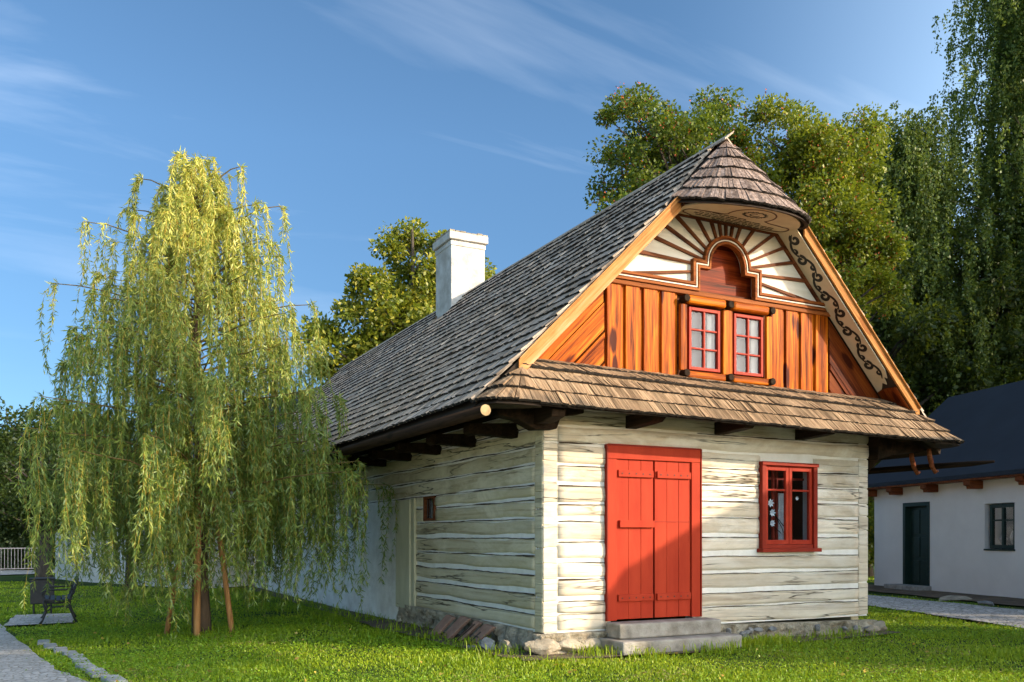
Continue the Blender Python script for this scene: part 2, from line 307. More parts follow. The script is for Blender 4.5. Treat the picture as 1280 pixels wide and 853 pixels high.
# ------------------------------------------------------------------ mesh helpers
class MB:
    def __init__(s): s.v = []; s.f = []
    def add(s, vs, fs):
        n = len(s.v); s.v += [tuple(p) for p in vs]; s.f += [tuple(i+n for i in f) for f in fs]; return s
    def box(s, x0, x1, y0, y1, z0, z1):
        return s.add([(x0,y0,z0),(x1,y0,z0),(x1,y1,z0),(x0,y1,z0),(x0,y0,z1),(x1,y0,z1),(x1,y1,z1),(x0,y1,z1)],
                     [(0,3,2,1),(4,5,6,7),(0,1,5,4),(1,2,6,5),(2,3,7,6),(3,0,4,7)])
    def hexa(s, lo, hi):   # four lower, four upper corners
        return s.add(list(lo)+list(hi), [(0,3,2,1),(4,5,6,7),(0,1,5,4),(1,2,6,5),(2,3,7,6),(3,0,4,7)])
    def prism(s, pts, y0, y1, ax='xz'):
        f = {'xz': lambda a, b, c: (a, c, b), 'yz': lambda a, b, c: (c, a, b), 'xy': lambda a, b, c: (a, b, c)}[ax]
        n = len(pts)
        return s.add([f(a, b, y0) for a, b in pts]+[f(a, b, y1) for a, b in pts],
                     [tuple(range(n)), tuple(range(2*n-1, n-1, -1))]+[(i, i+n, (i+1)%n+n, (i+1)%n) for i in range(n)])
    def tube(s, pts, rad, n=8, cap=True):
        pts = [Vector(p) for p in pts]
        if isinstance(rad, (int, float)): rad = [rad]*len(pts)
        vs = []; prev = None
        for i, p in enumerate(pts):
            d = (pts[min(i+1, len(pts)-1)]-pts[max(i-1, 0)]).normalized()
            if prev is None: a = d.orthogonal().normalized()
            else: a = (prev - d*prev.dot(d)).normalized()
            prev = a; b = d.cross(a)
            for k in range(n):
                th = 2*PI*k/n; vs.append(p+(a*math.cos(th)+b*math.sin(th))*rad[i])
        fs = []
        for i in range(len(pts)-1):
            for k in range(n): fs.append((i*n+k, i*n+(k+1)%n, (i+1)*n+(k+1)%n, (i+1)*n+k))
        if cap: fs += [tuple(range(n-1, -1, -1)), tuple(range((len(pts)-1)*n, len(pts)*n))]
        return s.add(vs, fs)
    def build(s, name, m, parent=None, smooth=False, bevel=0):
        return mesh_obj(name, s.v, s.f, m, parent, smooth, bevel)
def mesh_obj(name, v, f, m, parent=None, smooth=False, bevel=0):
    me = bpy.data.meshes.new(name); me.from_pydata([tuple(p) for p in v], [], f); me.materials.append(m)
    bm = bmesh.new(); bm.from_mesh(me); bmesh.ops.recalc_face_normals(bm, faces=bm.faces)
    bm.to_mesh(me); bm.free()
    if smooth:
        for p_ in me.polygons: p_.use_smooth = True
    o = bpy.data.objects.new(name, me); col.objects.link(o)
    if bevel:
        b = o.modifiers.new('b', 'BEVEL'); b.width = bevel; b.segments = 2; b.limit_method = 'ANGLE'
    if parent: o.parent = parent
    return o
def np_obj(name, V, F, m, parent=None):
    """V (n,3) float, F (k,c) int -> mesh, quick"""
    me = bpy.data.meshes.new(name); n, c = F.shape
    me.vertices.add(len(V)); me.vertices.foreach_set('co', V.astype(np.float32).ravel())
    me.loops.add(n*c); me.loops.foreach_set('vertex_index', F.astype(np.int32).ravel())
    me.polygons.add(n); me.polygons.foreach_set('loop_start', np.arange(0, n*c, c, dtype=np.int32))
    me.materials.append(m); me.update(calc_edges=True)
    o = bpy.data.objects.new(name, me); col.objects.link(o)
    if parent: o.parent = parent
    return o
def tag(o, label=None, cat=None, group=None, kind=None):
    if label: o['label'] = label
    if cat: o['category'] = cat
    if group: o['group'] = group
    if kind: o['kind'] = kind
    return o
def thing(name, label, cat, loc=(0,0,0), rz=0, group=None):
    o = bpy.data.objects.new(name, None); col.objects.link(o); o.location = loc; o.rotation_euler = (0,0,rz)
    o.empty_display_size = .3
    return tag(o, label, cat, group)
def S(t): t = max(0, min(1, t)); return t*t*(3-2*t)
def gz(x, y): return -.16*S((-x-1.5)/3.5)*S((y+1)/6) - .08*S((y-2)/6)*S((3-x)/4)
def gzn(x, y):
    s = lambda t: (lambda u: u*u*(3-2*u))(np.clip(t, 0, 1))
    return -.16*s((-x-1.5)/3.5)*s((y+1)/6) - .08*s((y-2)/6)*s((3-x)/4)

# ------------------------------------------------------------------ ground and paths
def lin(a, b, n): return list(np.linspace(a, b, n))
xs = np.array([-500,-250,-120,-60,-35,-25]+lin(-18, 24, 85)+[30,45,80,160,300,600])
ys = np.array([-500,-200,-80,-40,-25]+lin(-18, 40, 117)+[48,60,90,150,300,600])
X, Y = np.meshgrid(xs, ys, indexing='ij')
rs = np.random.RandomState(1)
Z = gzn(X, Y) + .012*np.sin(X*2.1+Y*1.3)*np.sin(Y*1.7-X*.6) - .012
V = np.stack([X, Y, Z], -1).reshape(-1, 3)
nx, ny = len(xs), len(ys)
i, j = np.meshgrid(np.arange(nx-1), np.arange(ny-1), indexing='ij'); a = (i*ny+j).ravel()
g = np_obj('ground', V, np.stack([a, a+ny, a+ny+1, a+1], 1), M['ground']); tag(g, kind='structure')

def loft(name, L, Rr, m, n=40, k=10, dz=.018, kind='structure'):
    def samp(P, u):
        u *= len(P)-1; q = min(int(u), len(P)-2); f = u-q
        return ((1-f)*P[q][0]+f*P[q+1][0], (1-f)*P[q][1]+f*P[q+1][1])
    vs, fs = [], []
    for a in range(n+1):
        l, r = samp(L, a/n), samp(Rr, a/n)
        wob = .06*mnoise.noise(Vector((a*.7, 1, 3))) + .04*mnoise.noise(Vector((a*1.9, 4, 3)))
        for b in range(k+1):
            f = b/k; x = l[0]*(1-f)+r[0]*f+wob; y = l[1]*(1-f)+r[1]*f+wob
            vs.append((x, y, gz(x, y)+dz+.012*abs(math.sin(x*2.1+y*1.3)*math.sin(y*1.7-x*.6))-.004*0))
    for a in range(n):
        for b in range(k): q = a*(k+1)+b; fs.append((q, q+1, q+k+2, q+k+1))
    o = mesh_obj(name, vs, fs, m, smooth=True); return tag(o, kind=kind)
PL_R = [(-4.35,-3.5), (-4.62,-.2), (-4.95,1.2), (-5.35,5.2), (-6.0,10.0), (-7.4,17), (-9.5,25), (-12.5,31)]
PL_L = [(-8,-3.5), (-8.2,-.2), (-8.4,1.5), (-8.8,5.5), (-9.6,11), (-11,19), (-13.5,28), (-17,34)]
loft('path', PL_L, PL_R, M['path'], 60, 14)
loft('path', [(-14,31.5), (-9,32.5), (-6,34), (-4.6,36)], [(-14,38.5), (-9,38.8), (-6.5,39.2), (-5.2,39.5)], M['path'], 20, 8, .03)
def yard(name, x0, x1, y0, y1):
    n = 12; vs = [(x0+(x1-x0)*a/n, y0+(y1-y0)*b/n, gz(x0+(x1-x0)*a/n, y0+(y1-y0)*b/n)+.03) for a in range(n+1) for b in range(n+1)]
    return tag(mesh_obj(name, vs, [(a*(n+1)+b, (a+1)*(n+1)+b, (a+1)*(n+1)+b+1, a*(n+1)+b+1) for a in range(n) for b in range(n)], M['bounce_gravel']), kind='structure')
M['bounce_gravel'] = simple('pale_bounce_gravel', (.46,.40,.31), (.66,.59,.48), 7, .95, .6, .01)
yard('bounce_yard', -45, -10.6, -30, 10); yard('bounce_yard', -10.55, 18, -30, -9.6)   # unseen, added to bounce light on walls: lane behind and left of the viewpoint
PAD = [(-5.85,9.1), (-5.75,11.5)], [(-4.75,9.2), (-4.7,11.4)]
loft('path', PAD[0], PAD[1], M['path'], 8, 6, .03)
PR_a = [(6.0,-3.6), (7.64,-.75), (9.17,3.4), (11.6,11), (14,20)]
PR_b = [(8.6,-4.6), (10.8,1.3), (11.6,5.2), (13.3,11), (16,20)]
loft('path', PR_a, PR_b, M['cobble'], 40, 10)
loft('dirt_strip', [(10.2,-3.4), (11.6,1.9), (13.1,7.2), (14.0,10)], [(11.8,-3.9), (13.3,1.2), (15.0,7.0), (15.8,10)], M['dirt'], 30, 6, .02)
loft('dirt_strip', [(-.55,-.15), (-.7,2), (-.75,4), (-.45,7), (-.4,17)], [(.1,-.2), (.1,2), (.1,4), (.1,7), (.1,17)], M['dirt'], 30, 4, .015)
loft('dirt_strip', [(-.5,-.45), (1.5,-.75), (3.2,-.5), (5.6,-.35)], [(-.3,.1), (1.5,.1), (3.2,.1), (5.6,.1)], M['dirt'], 30, 4, .012)

# ------------------------------------------------------------------ the farmhouse
farm = thing('farmhouse', 'old whitewashed log farmhouse with shingle roof, red doors and painted sunburst gable', 'house')
RX, RZ, EXL, EXR, ZE = 2.69, 6.48, -1.04, 6.40, 2.755
SLL = (RZ-ZE)/(RX-EXL); ZER = 2.655; SLR = (RZ-ZER)/(EXR-RX)
YB, YEND = -.36, 17.25
WALLZ = 2.86

def logs(name, mt, along, bands, cuts, s0, s1, seed, off=0.0, parent=farm):
    rnd = random.Random(seed); vs = []; fs = []
    for (za, zb) in bands:
        segs = [(s0, s1)]
        for (c0, c1, cz0, cz1) in cuts:
            if min(zb, cz1)-max(za, cz0) > .03:
                ns = []
                for (p, q) in segs:
                    if c1 <= p or c0 >= q: ns.append((p, q)); continue
                    if c0 > p: ns.append((p, c0))
                    if c1 < q: ns.append((c1, q))
                segs = ns
        ph = rnd.uniform(0, 100); proud = rnd.uniform(-.006, .012)
        for (p, q) in segs:
            n = max(2, int((q-p)/.10)); K = 7; base = len(vs)
            for i in range(n+1):
                s = p+(q-p)*i/n
                e0 = .026*mnoise.noise(Vector((s*1.1+ph, 1.3, za*9)))+.007*mnoise.noise(Vector((s*5+ph, 7, za*9)))
                e1 = .026*mnoise.noise(Vector((s*1.1+ph, 9.3, zb*9)))+.007*mnoise.noise(Vector((s*5+ph, 3, zb*9)))
                for k in range(K+1):
                    f = k/K; z = (za+e0)*(1-f)+(zb+e1)*f
                    o = .020*(1-abs(2*f-1)**5.0)-.006+proud*(1-abs(2*f-1)**6)+.008*mnoise.noise(Vector((s*2+ph, z*9, 2)))
                    if k in (0, K): o = -.02
                    o += off
                    vs.append((s, -o, z) if along == 'x' else (-o, s, z))
            for i in range(n):
                for k in range(K): a = base+i*(K+1)+k; fs.append((a, a+K+1, a+K+2, a+1))
            fs.append(tuple(base+k for k in range(K+1))); fs.append(tuple(base+n*(K+1)+k for k in range(K, -1, -1)))
    return mesh_obj(name, vs, fs, mt, parent, True)
def seams(along, zs, s0, s1, cuts, seed, parent=farm):
    for q, z in enumerate(zs):
        runs = [(s0, s1)]
        for c in cuts:
            if c[2]-.01 < z < c[3]+.01:
                nr = []
                for a, b in runs:
                    if c[0] > a: nr.append((a, min(b, c[0]-.02)))
                    if c[1] < b: nr.append((max(a, c[1]+.02), b))
                runs = [t_ for t_ in nr if t_[1]-t_[0] > .1]
        for a, b in runs:
            n = max(3, int((b-a)/.05)); vs = []; fs = []
            for k in range(n+1):
                x = a+(b-a)*k/n; zc = z+.012*mnoise.noise(Vector((x*1.3, seed*7+q, 1)))+.004*mnoise.noise(Vector((x*7, seed*7+q, 2)))
                h = max(.0006, .0045+.012*mnoise.noise(Vector((x*1.6, seed*5+q, 5)))+.004*mnoise.noise(Vector((x*9, seed*5+q, 5)))); o = .016
                for (zz_, oo) in ((zc-h, -.01), (zc-h, o), (zc+h, o), (zc+h, -.01)): vs.append((x, -oo, zz_) if along == 'x' else (-oo, x, zz_))
            for k in range(n):
                for r_ in range(3): fs.append((k*4+r_, k*4+r_+1, k*4+r_+5, k*4+r_+4))
            mesh_obj('log_seam', vs, fs, M['dark_seam'], parent)
def bands_of(edges, gaps):
    b = []
    for i in range(len(edges)-1): b.append((edges[i]+gaps[i]*.5, edges[i+1]-gaps[i+1]*.5))
    return b
fe = [.245, .455, .66, .90, 1.135, 1.37, 1.60, 1.83, 2.02, 2.235, 2.455, 2.665, 2.86]
fg = [0, .012, .048, .03, .056, .038, .006, .03, .018, .006, .02, .006, 0]
DOOR = (.872, 2.214, .34, 2.45); WIN = (3.255, 4.218, 1.165, 2.35)
# left part has slightly different courses, as the door splits the wall
fe2 = [.245, .45, .62, .86, 1.07, 1.30, 1.56, 1.74, 1.97, 2.20, 2.455]
fg2 = [0, .006, .045, .006, .035, .006, .050, .008, .028, .022, .006]
logs('log_wall', M['log_front'], 'x', bands_of(fe, fg)[:10], [WIN], 2.2, 5.075, 3)
logs('log_wall', M['log_front'], 'x', bands_of(fe2, fg2), [], .19, .875, 5)
logs('log_wall', M['log_front'], 'x', [(2.46, 2.655), (2.667, 2.86)], [], .19, 5.26, 8, .004)
seams('x', [fe[k] for k in range(1, 12) if fg[k] < .02], 2.22, 5.07, [WIN, DOOR], 1); seams('x', [fe[k]-fg[k]*.55 for k in range(1, 10) if fg[k] > .02], 2.22, 5.07, [WIN], 2)
seams('x', [fe2[k] for k in range(1, 10) if fg2[k] < .02], .20, .85, [], 3); seams('x', [fe2[k]-fg2[k]*.5 for k in range(1, 10) if fg2[k] > .02]+[2.46], .20, .85, [], 4)
# dovetailed log ends at both front corners
rnd = random.Random(4)
for (x0, x1) in ((-.004, .183), (5.083, 5.264)):
    z = .245; mb = MB()
    while z < 2.44:
        h = rnd.uniform(.15, .27); z2 = min(z+h, 2.457)
        o = rnd.uniform(.010, .017); tl = rnd.uniform(-.02, .02)
        mb.hexa([(x0, -o, z+.005), (x1, -o, z+.005+tl), (x1, .1, z+.005+tl), (x0, .1, z+.005)], [(x0, -o, z2), (x1, -o, z2+tl), (x1, .1, z2+tl), (x0, .1, z2)])
        z = z2+.006
    mb.box(x0, x1, -.02, .1, 2.468, 2.655)
    if x0 < 1: mb.box(x0, x1, -.012, .1, 2.665, 2.86)
    mb.build('log_ends', M['log_front'], farm, bevel=.008)
mb = MB()
mb.box(.015, .93, .003, .15, .24, WALLZ); mb.box(2.16, 3.29, .003, .15, .24, WALLZ); mb.box(4.18, 5.255, .003, .15, .24, WALLZ)
mb.box(.93, 2.16, .003, .15, 2.40, WALLZ); mb.box(3.29, 4.18, .003, .15, .24, 1.2); mb.box(3.29, 4.18, .003, .15, 2.31, WALLZ)
mb.build('chinking', M['chink'], farm)
# left wall: logs, then plaster below
le = [.26, .47, .70, .93, 1.13, 1.36, 1.57, 1.80, 1.97, 2.20, 2.42, 2.64, 2.86]
lg = [0, .05, .046, .05, .008, .042, .006, .03, .006, .008, .006, .008, 0]
SW = (3.27, 3.72, 1.60, 1.97)
logs('log_wall', M['log_side'], 'y', bands_of(le, lg)[:7], [SW], .185, 4.12, 13)
logs('log_wall', M['log_side'], 'y', bands_of(le, lg)[7:8], [SW], .185, 4.12, 14)
logs('log_wall', M['log_side'], 'y', bands_of(le, lg)[8:], [], .185, 17.0, 15)
seams('y', [le[k] for k in range(1, 8) if lg[k] < .02], .19, 4.05, [SW], 5); seams('y', [le[k]-lg[k]*.5 for k in range(1, 8) if lg[k] > .02], .19, 4.05, [SW], 6); seams('y', le[8:12], .19, 16.9, [SW], 7)
mb = MB(); z = .25
while z < 2.83:
    h = rnd.uniform(.16, .26); z2 = min(z+h, 2.86); o = rnd.uniform(.010, .016); tl = rnd.uniform(-.015, .015)
    mb.hexa([(-o, .004, z), (-o, .178, z+tl), (.1, .178, z+tl), (.1, .004, z)], [(-o, .004, z2-.006), (-o, .178, z2+tl-.006), (.1, .178, z2+tl-.006), (.1, .004, z2-.006)]); z = z2
mb.build('log_ends', M['log_side'], farm, bevel=.008)
mb = MB(); mb.box(.004, .15, .16, 3.3, .24, WALLZ); mb.box(.004, .15, 3.7, 17.0, .24, WALLZ); mb.box(.004, .15, 3.3, 3.7, .24, 1.62); mb.box(.004, .15, 3.3, 3.7, 1.95, WALLZ)
mb.build('chinking', M['chink'], farm)
logs('log_wall', M['log_side'], 'y', [(5.26, 5.26)], [], 0, 0.1, 1) if False else None
mb = MB(); mb.box(5.11, 5.258, .155, 17.0, .0, WALLZ); mb.box(.15, 5.11, 16.85, 17.0, 0, WALLZ); mb.build('rear_wall', M['log_side'], farm)
mb = MB(); mb.prism([(.15, 2.87), (5.1, 2.87), (2.69, 5.9)], 16.8, 16.95); mb.build('rear_gable', M['dark_wood'], farm)
# lumpy slabs: plaster and stone plinths
def lumpy(name, m, along, s0, s1, z0f, z1f, o, amp, fr, dens=.05, parent=farm, seed=0, back=.1):
    n = max(2, int((s1-s0)/dens)); vs = []; fs = []
    K = max(4, int(abs(z1f(s0)-z0f(s0))/dens)+2)
    for i in range(n+1):
        s = s0+(s1-s0)*i/n; za, zb = z0f(s), z1f(s)
        for k in range(K+2):
            f = min(k, K)/K; z = za+(zb-za)*f
            oo = o+amp*(mnoise.noise(Vector((s*fr, z*fr, seed)))+.5*mnoise.noise(Vector((s*fr*2.7, z*fr*2.7, seed+5))))
            if k == K: z += .01*mnoise.noise(Vector((s*3, 4, 5)))
            if k == K+1: oo = -back; z = zb
            if i in (0, n): pass
            vs.append((s, -oo, z) if along == 'x' else (-oo, s, z))
    W = K+2
    for i in range(n):
        for k in range(K+1): a = i*W+k; fs.append((a, a+W, a+W+1, a+1))
    for i in (0, n):
        q = [i*W+k for k in range(K+2)]
        fs.append(tuple(q))
    return mesh_obj(name, vs, fs, m, parent, True)
lumpy('plaster_wall', M['plaster'], 'y', 4.83, 17.0, lambda s: -.2, lambda s: 1.93, .035, .02, 2.5, .08)
mb = MB(); mb.box(-.075, .02, 4.20, 4.84, .22, 1.945); mb.build('corner_post', M['post'], farm, bevel=.01)
mb = MB(); mb.box(-.05, .02, 4.06, 4.19, .25, 1.96); mb.build('corner_post', M['post'], farm, bevel=.008)
lumpy('plinth', M['stone'], 'y', .25, 4.78, lambda s: -.25, lambda s: .25+.03*s/4, .07, .075, 6, .03, seed=2)
lumpy('plinth', M['stone'], 'x', -.1, .95, lambda s: -.1, lambda s: .235, .10, .08, 6, .025, seed=5)
lumpy('plinth', M['stone'], 'x', 2.3, 5.42, lambda s: -.1, lambda s: .235-.02*(s-2.3), .05, .08, 7, .025, seed=9)
# dark patches where mortar came off the plinth: small embedded stones
rnd = random.Random(7)
def rock_mesh(c, r, seed, sub=2):
    bm = bmesh.new(); bmesh.ops.create_icosphere(bm, subdivisions=sub, radius=1)
    for v_ in bm.verts:
        n_ = 1+.32*mnoise.noise(v_.co*1.3+Vector((seed*3.1, seed, 0)))+.12*mnoise.noise(v_.co*3.3+Vector((seed, 2, 1)))
        q = v_.co*n_
        # chop a few flat facets
        for k in range(4):
            d = Vector((math.sin(seed*7+k*2.1), math.cos(seed*3+k*1.7), math.sin(seed+k*3.3))).normalized()
            e = q.dot(d)-.50
            if e > 0: q -= d*e*.8
        v_.co = Vector((q.x*r[0]+c[0], q.y*r[1]+c[1], q.z*r[2]+c[2]))
    vs = [tuple(v_.co) for v_ in bm.verts]; fs = [tuple(v_.index for v_ in f_.verts) for f_ in bm.faces]; bm.free(); return vs, fs
for k in range(14):
    x = rnd.choice([rnd.uniform(2.6, 3.6), rnd.uniform(3.9, 5.35)]); vs, fs = rock_mesh((x, -.10, rnd.uniform(.06, .15)), (rnd.uniform(.04,.09), .05, rnd.uniform(.025,.05)), k)
    mesh_obj('plinth_stone', vs, fs, M['rock'], farm)
for k in range(16):
    y = rnd.uniform(2.2, 4.6); vs, fs = rock_mesh((-.10, y, rnd.uniform(-.1, .16)), (.04, rnd.uniform(.04,.1), rnd.uniform(.03,.06)), k+30)
    mesh_obj('plinth_stone', vs, fs, M['stone'], farm)
for k, (c_, r_) in enumerate([((-.08,-.11,.10),(.22,.11,.10)), ((.28,-.12,.10),(.24,.08,.09)), ((.62,-.11,.09),(.20,.07,.08)), ((5.42,-.06,.07),(.13,.10,.09)), ((5.25,-.12,.05),(.17,.08,.08))]):
    vs, fs = rock_mesh(c_, r_, k+60, 3); mesh_obj('plinth_stone', vs, fs, M['rock_w'], farm)

# ---- door with frame and two board leaves
x0, x1, z0, z1 = .852, 2.234, .352, 2.45
fr = MB(); fr.box(x0, x0+.125, -.055, .03, z0, z1-.16); fr.box(x1-.135, x1, -.055, .03, z0, z1-.16); fr.box(x0, x1, -.058, .03, z1-.158, z1)
door = fr.build('door', M['red'], farm, bevel=.004)
e = MB(); e.box(x0-.018, x0-.002, -.066, .0, z0, z1+.012); e.box(x1+.002, x1+.018, -.066, .0, z0, z1+.012); e.box(x0-.002, x1+.002, -.068, .0, z1+.002, z1+.018)
e.build('door_frame', M['red_dark'], door)
for (a, b) in ((x0+.127, 1.525), (1.548, x1-.137)):
    lf = MB(); w_ = (b-a)/3
    for k in range(3): lf.box(a+k*w_+.002, a+(k+1)*w_-.002, -.03+.0015*(k%2), .02, z0+.012, z1-.162)
    leaf = lf.build('door_leaf', M['red'], door, bevel=.003)
    for zc in (2.12, .62): 
        br = MB(); br.box(a+.02, b-.012, -.062, -.030, zc-.042, zc+.042); o = br.build('batten', M['red'], leaf, bevel=.005)
        for k in range(5):
            nl = MB(); xx = a+.07+k*(b-a-.14)/4; nl.tube([(xx, -.062, zc), (xx, -.067, zc)], .009, 6); nl.build('nail', M['iron'], leaf)
mb = MB(); mb.box(x0+.16, 1.52, -.072, -.031, 1.47, 1.555); mb.build('door_bar', M['red'], door, bevel=.004)
mb = MB(); mb.box(1.55, x1-.14, -.036, -.030, 1.54, 1.548); mb.build('door_seam', M['red_dark'], door)
mb = MB(); mb.box(1.526, 1.547, -.0, .02, z0, z1-.16); mb.build('door_gap', M['inside'], door)

# ---- ground floor window
a, b, c0, c1 = 3.243, 4.23, 1.155, 2.35
o_ = MB(); o_.box(a, a+.07, -.075, .06, c0+.05, c1-.05); o_.box(b-.07, b, -.075, .06, c0+.05, c1-.05); o_.box(a-.01, b+.01, -.09, .06, c1-.05, c1); o_.box(a-.03, b+.03, -.12, .06, c0, c0+.05)
o_.box(a+.07, b-.07, -.06, .06, c0+.05, c0+.10)
win = o_.build('window', M['red_dark'], farm, bevel=.006)
for (p_, q_) in ((a+.072, (a+b)/2-.004), ((a+b)/2+.004, b-.072)):
    s_ = MB(); t0, t1 = c0+.102, c1-.052
    s_.box(p_, p_+.052, -.045, .0, t0, t1); s_.box(q_-.052, q_, -.045, .0, t0, t1); s_.box(p_+.052, q_-.052, -.045, .0, t0, t0+.06); s_.box(p_+.052, q_-.052, -.045, .0, t1-.06, t1)
    s_.box(p_+.052, q_-.052, -.038, .0, t0+.71, t0+.735)
    sash = s_.build('sash', M['window_red'], win, bevel=.005)
    gl = MB(); gl.box(p_+.05, q_-.05, -.012, -.008, t0+.05, t1-.05); gl.build('pane', M['glass'], sash)
ins = MB(); ins.box(a-.3, b+.3, .85, .87, .9, 2.6); ins.box(a-.3, a-.28, .15, .85, .9, 2.6); ins.box(b+.28, b+.3, .15, .85, .9, 2.6); ins.box(a-.3, b+.3, .15, .87, 2.6, 2.62); ins.box(a-.3, b+.3, .15, .87, .88, .9)
ins.build('window_reveal', M['inside'], win)
iw = MB()
for xx in (a+.36, a+.42, b-.34): iw.box(xx, xx+.035, .12, .15, c0+.06, c1-.05)
iw.box(a+.02, b-.02, .13, .16, c1-.22, c1-.19)
iw.build('inner_sash', M['red_dark'], win)
cu = MB()
for (p_, q_) in ((a+.08, a+.30), (a+.43, a+.66)):
    pts = []; n_ = 24
    for k in range(n_+1): xx = p_+(q_-p_)*k/n_; pts.append((xx, .20+.012*math.sin(k*1.4)))
    for k in range(n_): 
        (xa, ya), (xb, yb) = pts[k], pts[k+1]
        cu.add([(xa,ya,c0+.06),(xb,yb,c0+.06),(xb,yb,c0+.80),(xa,ya,c0+.80)], [(0,1,2,3)])
cu.build('curtain', M['curtain'], win)

# ---- small side window on the left wall
sw = MB(); y0, y1, za, zb = 3.27, 3.72, 1.60, 1.97
sw.box(-.03, .05, y0, y0+.06, za, zb); sw.box(-.03, .05, y1-.06, y1, za, zb); sw.box(-.03, .05, y0+.06, y1-.06, za, za+.04); sw.box(-.03, .05, y0+.06, y1-.06, zb-.04, zb)
sww = sw.build('window', M['brown'], farm, bevel=.004)
sw = MB(); sw.box(.03, .034, y0+.05, y1-.05, za+.03, zb-.03); sw.build('pane', M['glass'], sww)
sw = MB(); sw.box(.16, .18, y0-.05, y1+.05, za-.05, zb+.05); sw.build('window_reveal', M['inside'], sww)
sw = MB()
for yy in (3.38, 3.50, 3.60): sw.tube([(.0, yy, za+.03), (.0, yy, zb-.03)], .007, 6)
sw.build('window_bar', M['iron'], sww)
mb = MB(); mb.box(-.06, .0, 7.05, 7.55, 1.5, 2.2); mb.build('shutter', simple('grey_shutter', (.22,.21,.18), (.32,.30,.26), 5, .8, .3), farm, bevel=.006)

# ------------------------------------------------------------------ shingled surfaces
def shingles(name, surf, n, wid, m, parent, ulen, seed, lip=.054, over=2.1, jit=.005, tmax=1.0, skip=None, th=.030, wav=1):
    """surf(u,t)->Vector with u,t in 0..1 (t up the slope); ulen(t): metres along u"""
    rnd = random.Random(seed); vs = []; fs = []
    e = 1e-3
    for c in range(n):
        tl = c/n; th_ = min(tl+over/n, tmax)
        L = ulen(tl+.5/n); k = max(3, int(L/wid)); cuts = [0.0]
        ws = [rnd.uniform(.6, 1.4) for _ in range(k)]; sm = sum(ws); acc = 0
        for q in ws: acc += q/sm; cuts.append(acc)
        cuts[-1] = 1
        wave = rnd.uniform(0, 50)
        for q in range(k):
            u0, u1 = cuts[q]+.0012/L, cuts[q+1]-.0012/L; um = (u0+u1)/2
            P = surf(um, tl); du = (surf(min(um+e, 1), tl)-surf(max(um-e, 0), tl)); dt = (surf(um, min(tl+e, 1))-surf(um, tl))
            N = du.cross(dt); 
            if N.length < 1e-12: continue
            N.normalize()
            if N.z < 0: N = -N
            dtn = dt.normalized(); j = rnd.uniform(-jit, jit)+wav*.012*mnoise.noise(Vector((um*L*.8, wave, 1)))
            la, lb = rnd.uniform(-.008, .008), rnd.uniform(-.008, .008)
            o1 = lip+rnd.uniform(-.004, .006)+wav*.012*mnoise.noise(Vector((um*L*.5, wave, 9))); o0 = .004+rnd.uniform(0, .004)
            A, B = surf(u0, tl)+dtn*j, surf(u1, tl)+dtn*j
            C, D = surf(u1, th_), surf(u0, th_)
            vs0 = [A+N*(o1-th+la), B+N*(o1-th+lb), C+N*(o0-.003), D+N*(o0-.003), A+N*(o1+la), B+N*(o1+lb), C+N*o0, D+N*o0]
            if skip and skip((A+C)/2): continue
            b = len(vs); vs += vs0
            fs += [(b+4,b+5,b+6,b+7), (b,b+1,b+5,b+4), (b+1,b+2,b+6,b+5), (b+3,b,b+4,b+7), (b,b+3,b+2,b+1)]
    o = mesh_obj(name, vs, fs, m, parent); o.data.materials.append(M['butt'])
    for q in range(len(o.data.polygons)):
        if q % 5 in (1, 4): o.data.polygons[q].material_index = 1  # butt and underside faces take the painted shade colour
    return o
NC = 25
def y_front(z):   # where the main roof starts behind the hood
    if z < 5.40: return YB
    return YB+.17*min(1, (z-5.40)/.06)+(z-5.40)/(RZ-5.40)*(.02-YB)
def sag(y, t): return -.035*math.sin(t*PI)*(.5+.5*math.sin(y*.35+1)) - .02*t*mnoise.noise(Vector((y*.25, 0, 0)))
def surfL(u, t):
    z = ZE+(RZ-ZE)*t; yf = y_front(z); y = yf+u*(YEND-yf)
    return Vector((EXL+(RX-EXL)*t, y, z+(sag(y, t) if y > .5 else 0)*min(1, (y-.5)/2)+.03*(1-t)**4))
def surfR(u, t):
    z = ZER+(RZ-ZER)*t; yf = y_front(z); y = yf+u*(YEND-yf)
    return Vector((EXR+(RX-EXR)*t, y, z))
roof = None
dk = MB()
def rp(x, dz):   # roof base line
    return (x, (ZE+(x-EXL)*SLL if x < RX else ZER+(EXR-x)*SLR)+dz)
dk.prism([rp(EXL, -.02), rp(1.55, -.012), rp(1.55, -.16), rp(EXL+.03, -.14)], YB+.035, YEND)
dk.prism([rp(1.552, -.012), rp(RX, -.03), rp(RX, -.18), rp(1.552, -.16)], .06, YEND)
dk.prism([rp(EXR, -.02), rp(3.85, -.012), rp(3.85, -.16), rp(EXR-.03, -.14)], YB+.035, YEND)
dk.prism([rp(3.848, -.012), rp(RX+.002, -.03), rp(RX+.002, -.18), rp(3.848, -.16)], .06, YEND)
roof = dk.build('roof', M['deck'], farm)
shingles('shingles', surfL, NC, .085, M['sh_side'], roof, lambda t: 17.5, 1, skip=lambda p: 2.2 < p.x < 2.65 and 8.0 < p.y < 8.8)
shingles('shingles', surfR, NC, .16, M['sh_side'], roof, lambda t: 17.5, 2)
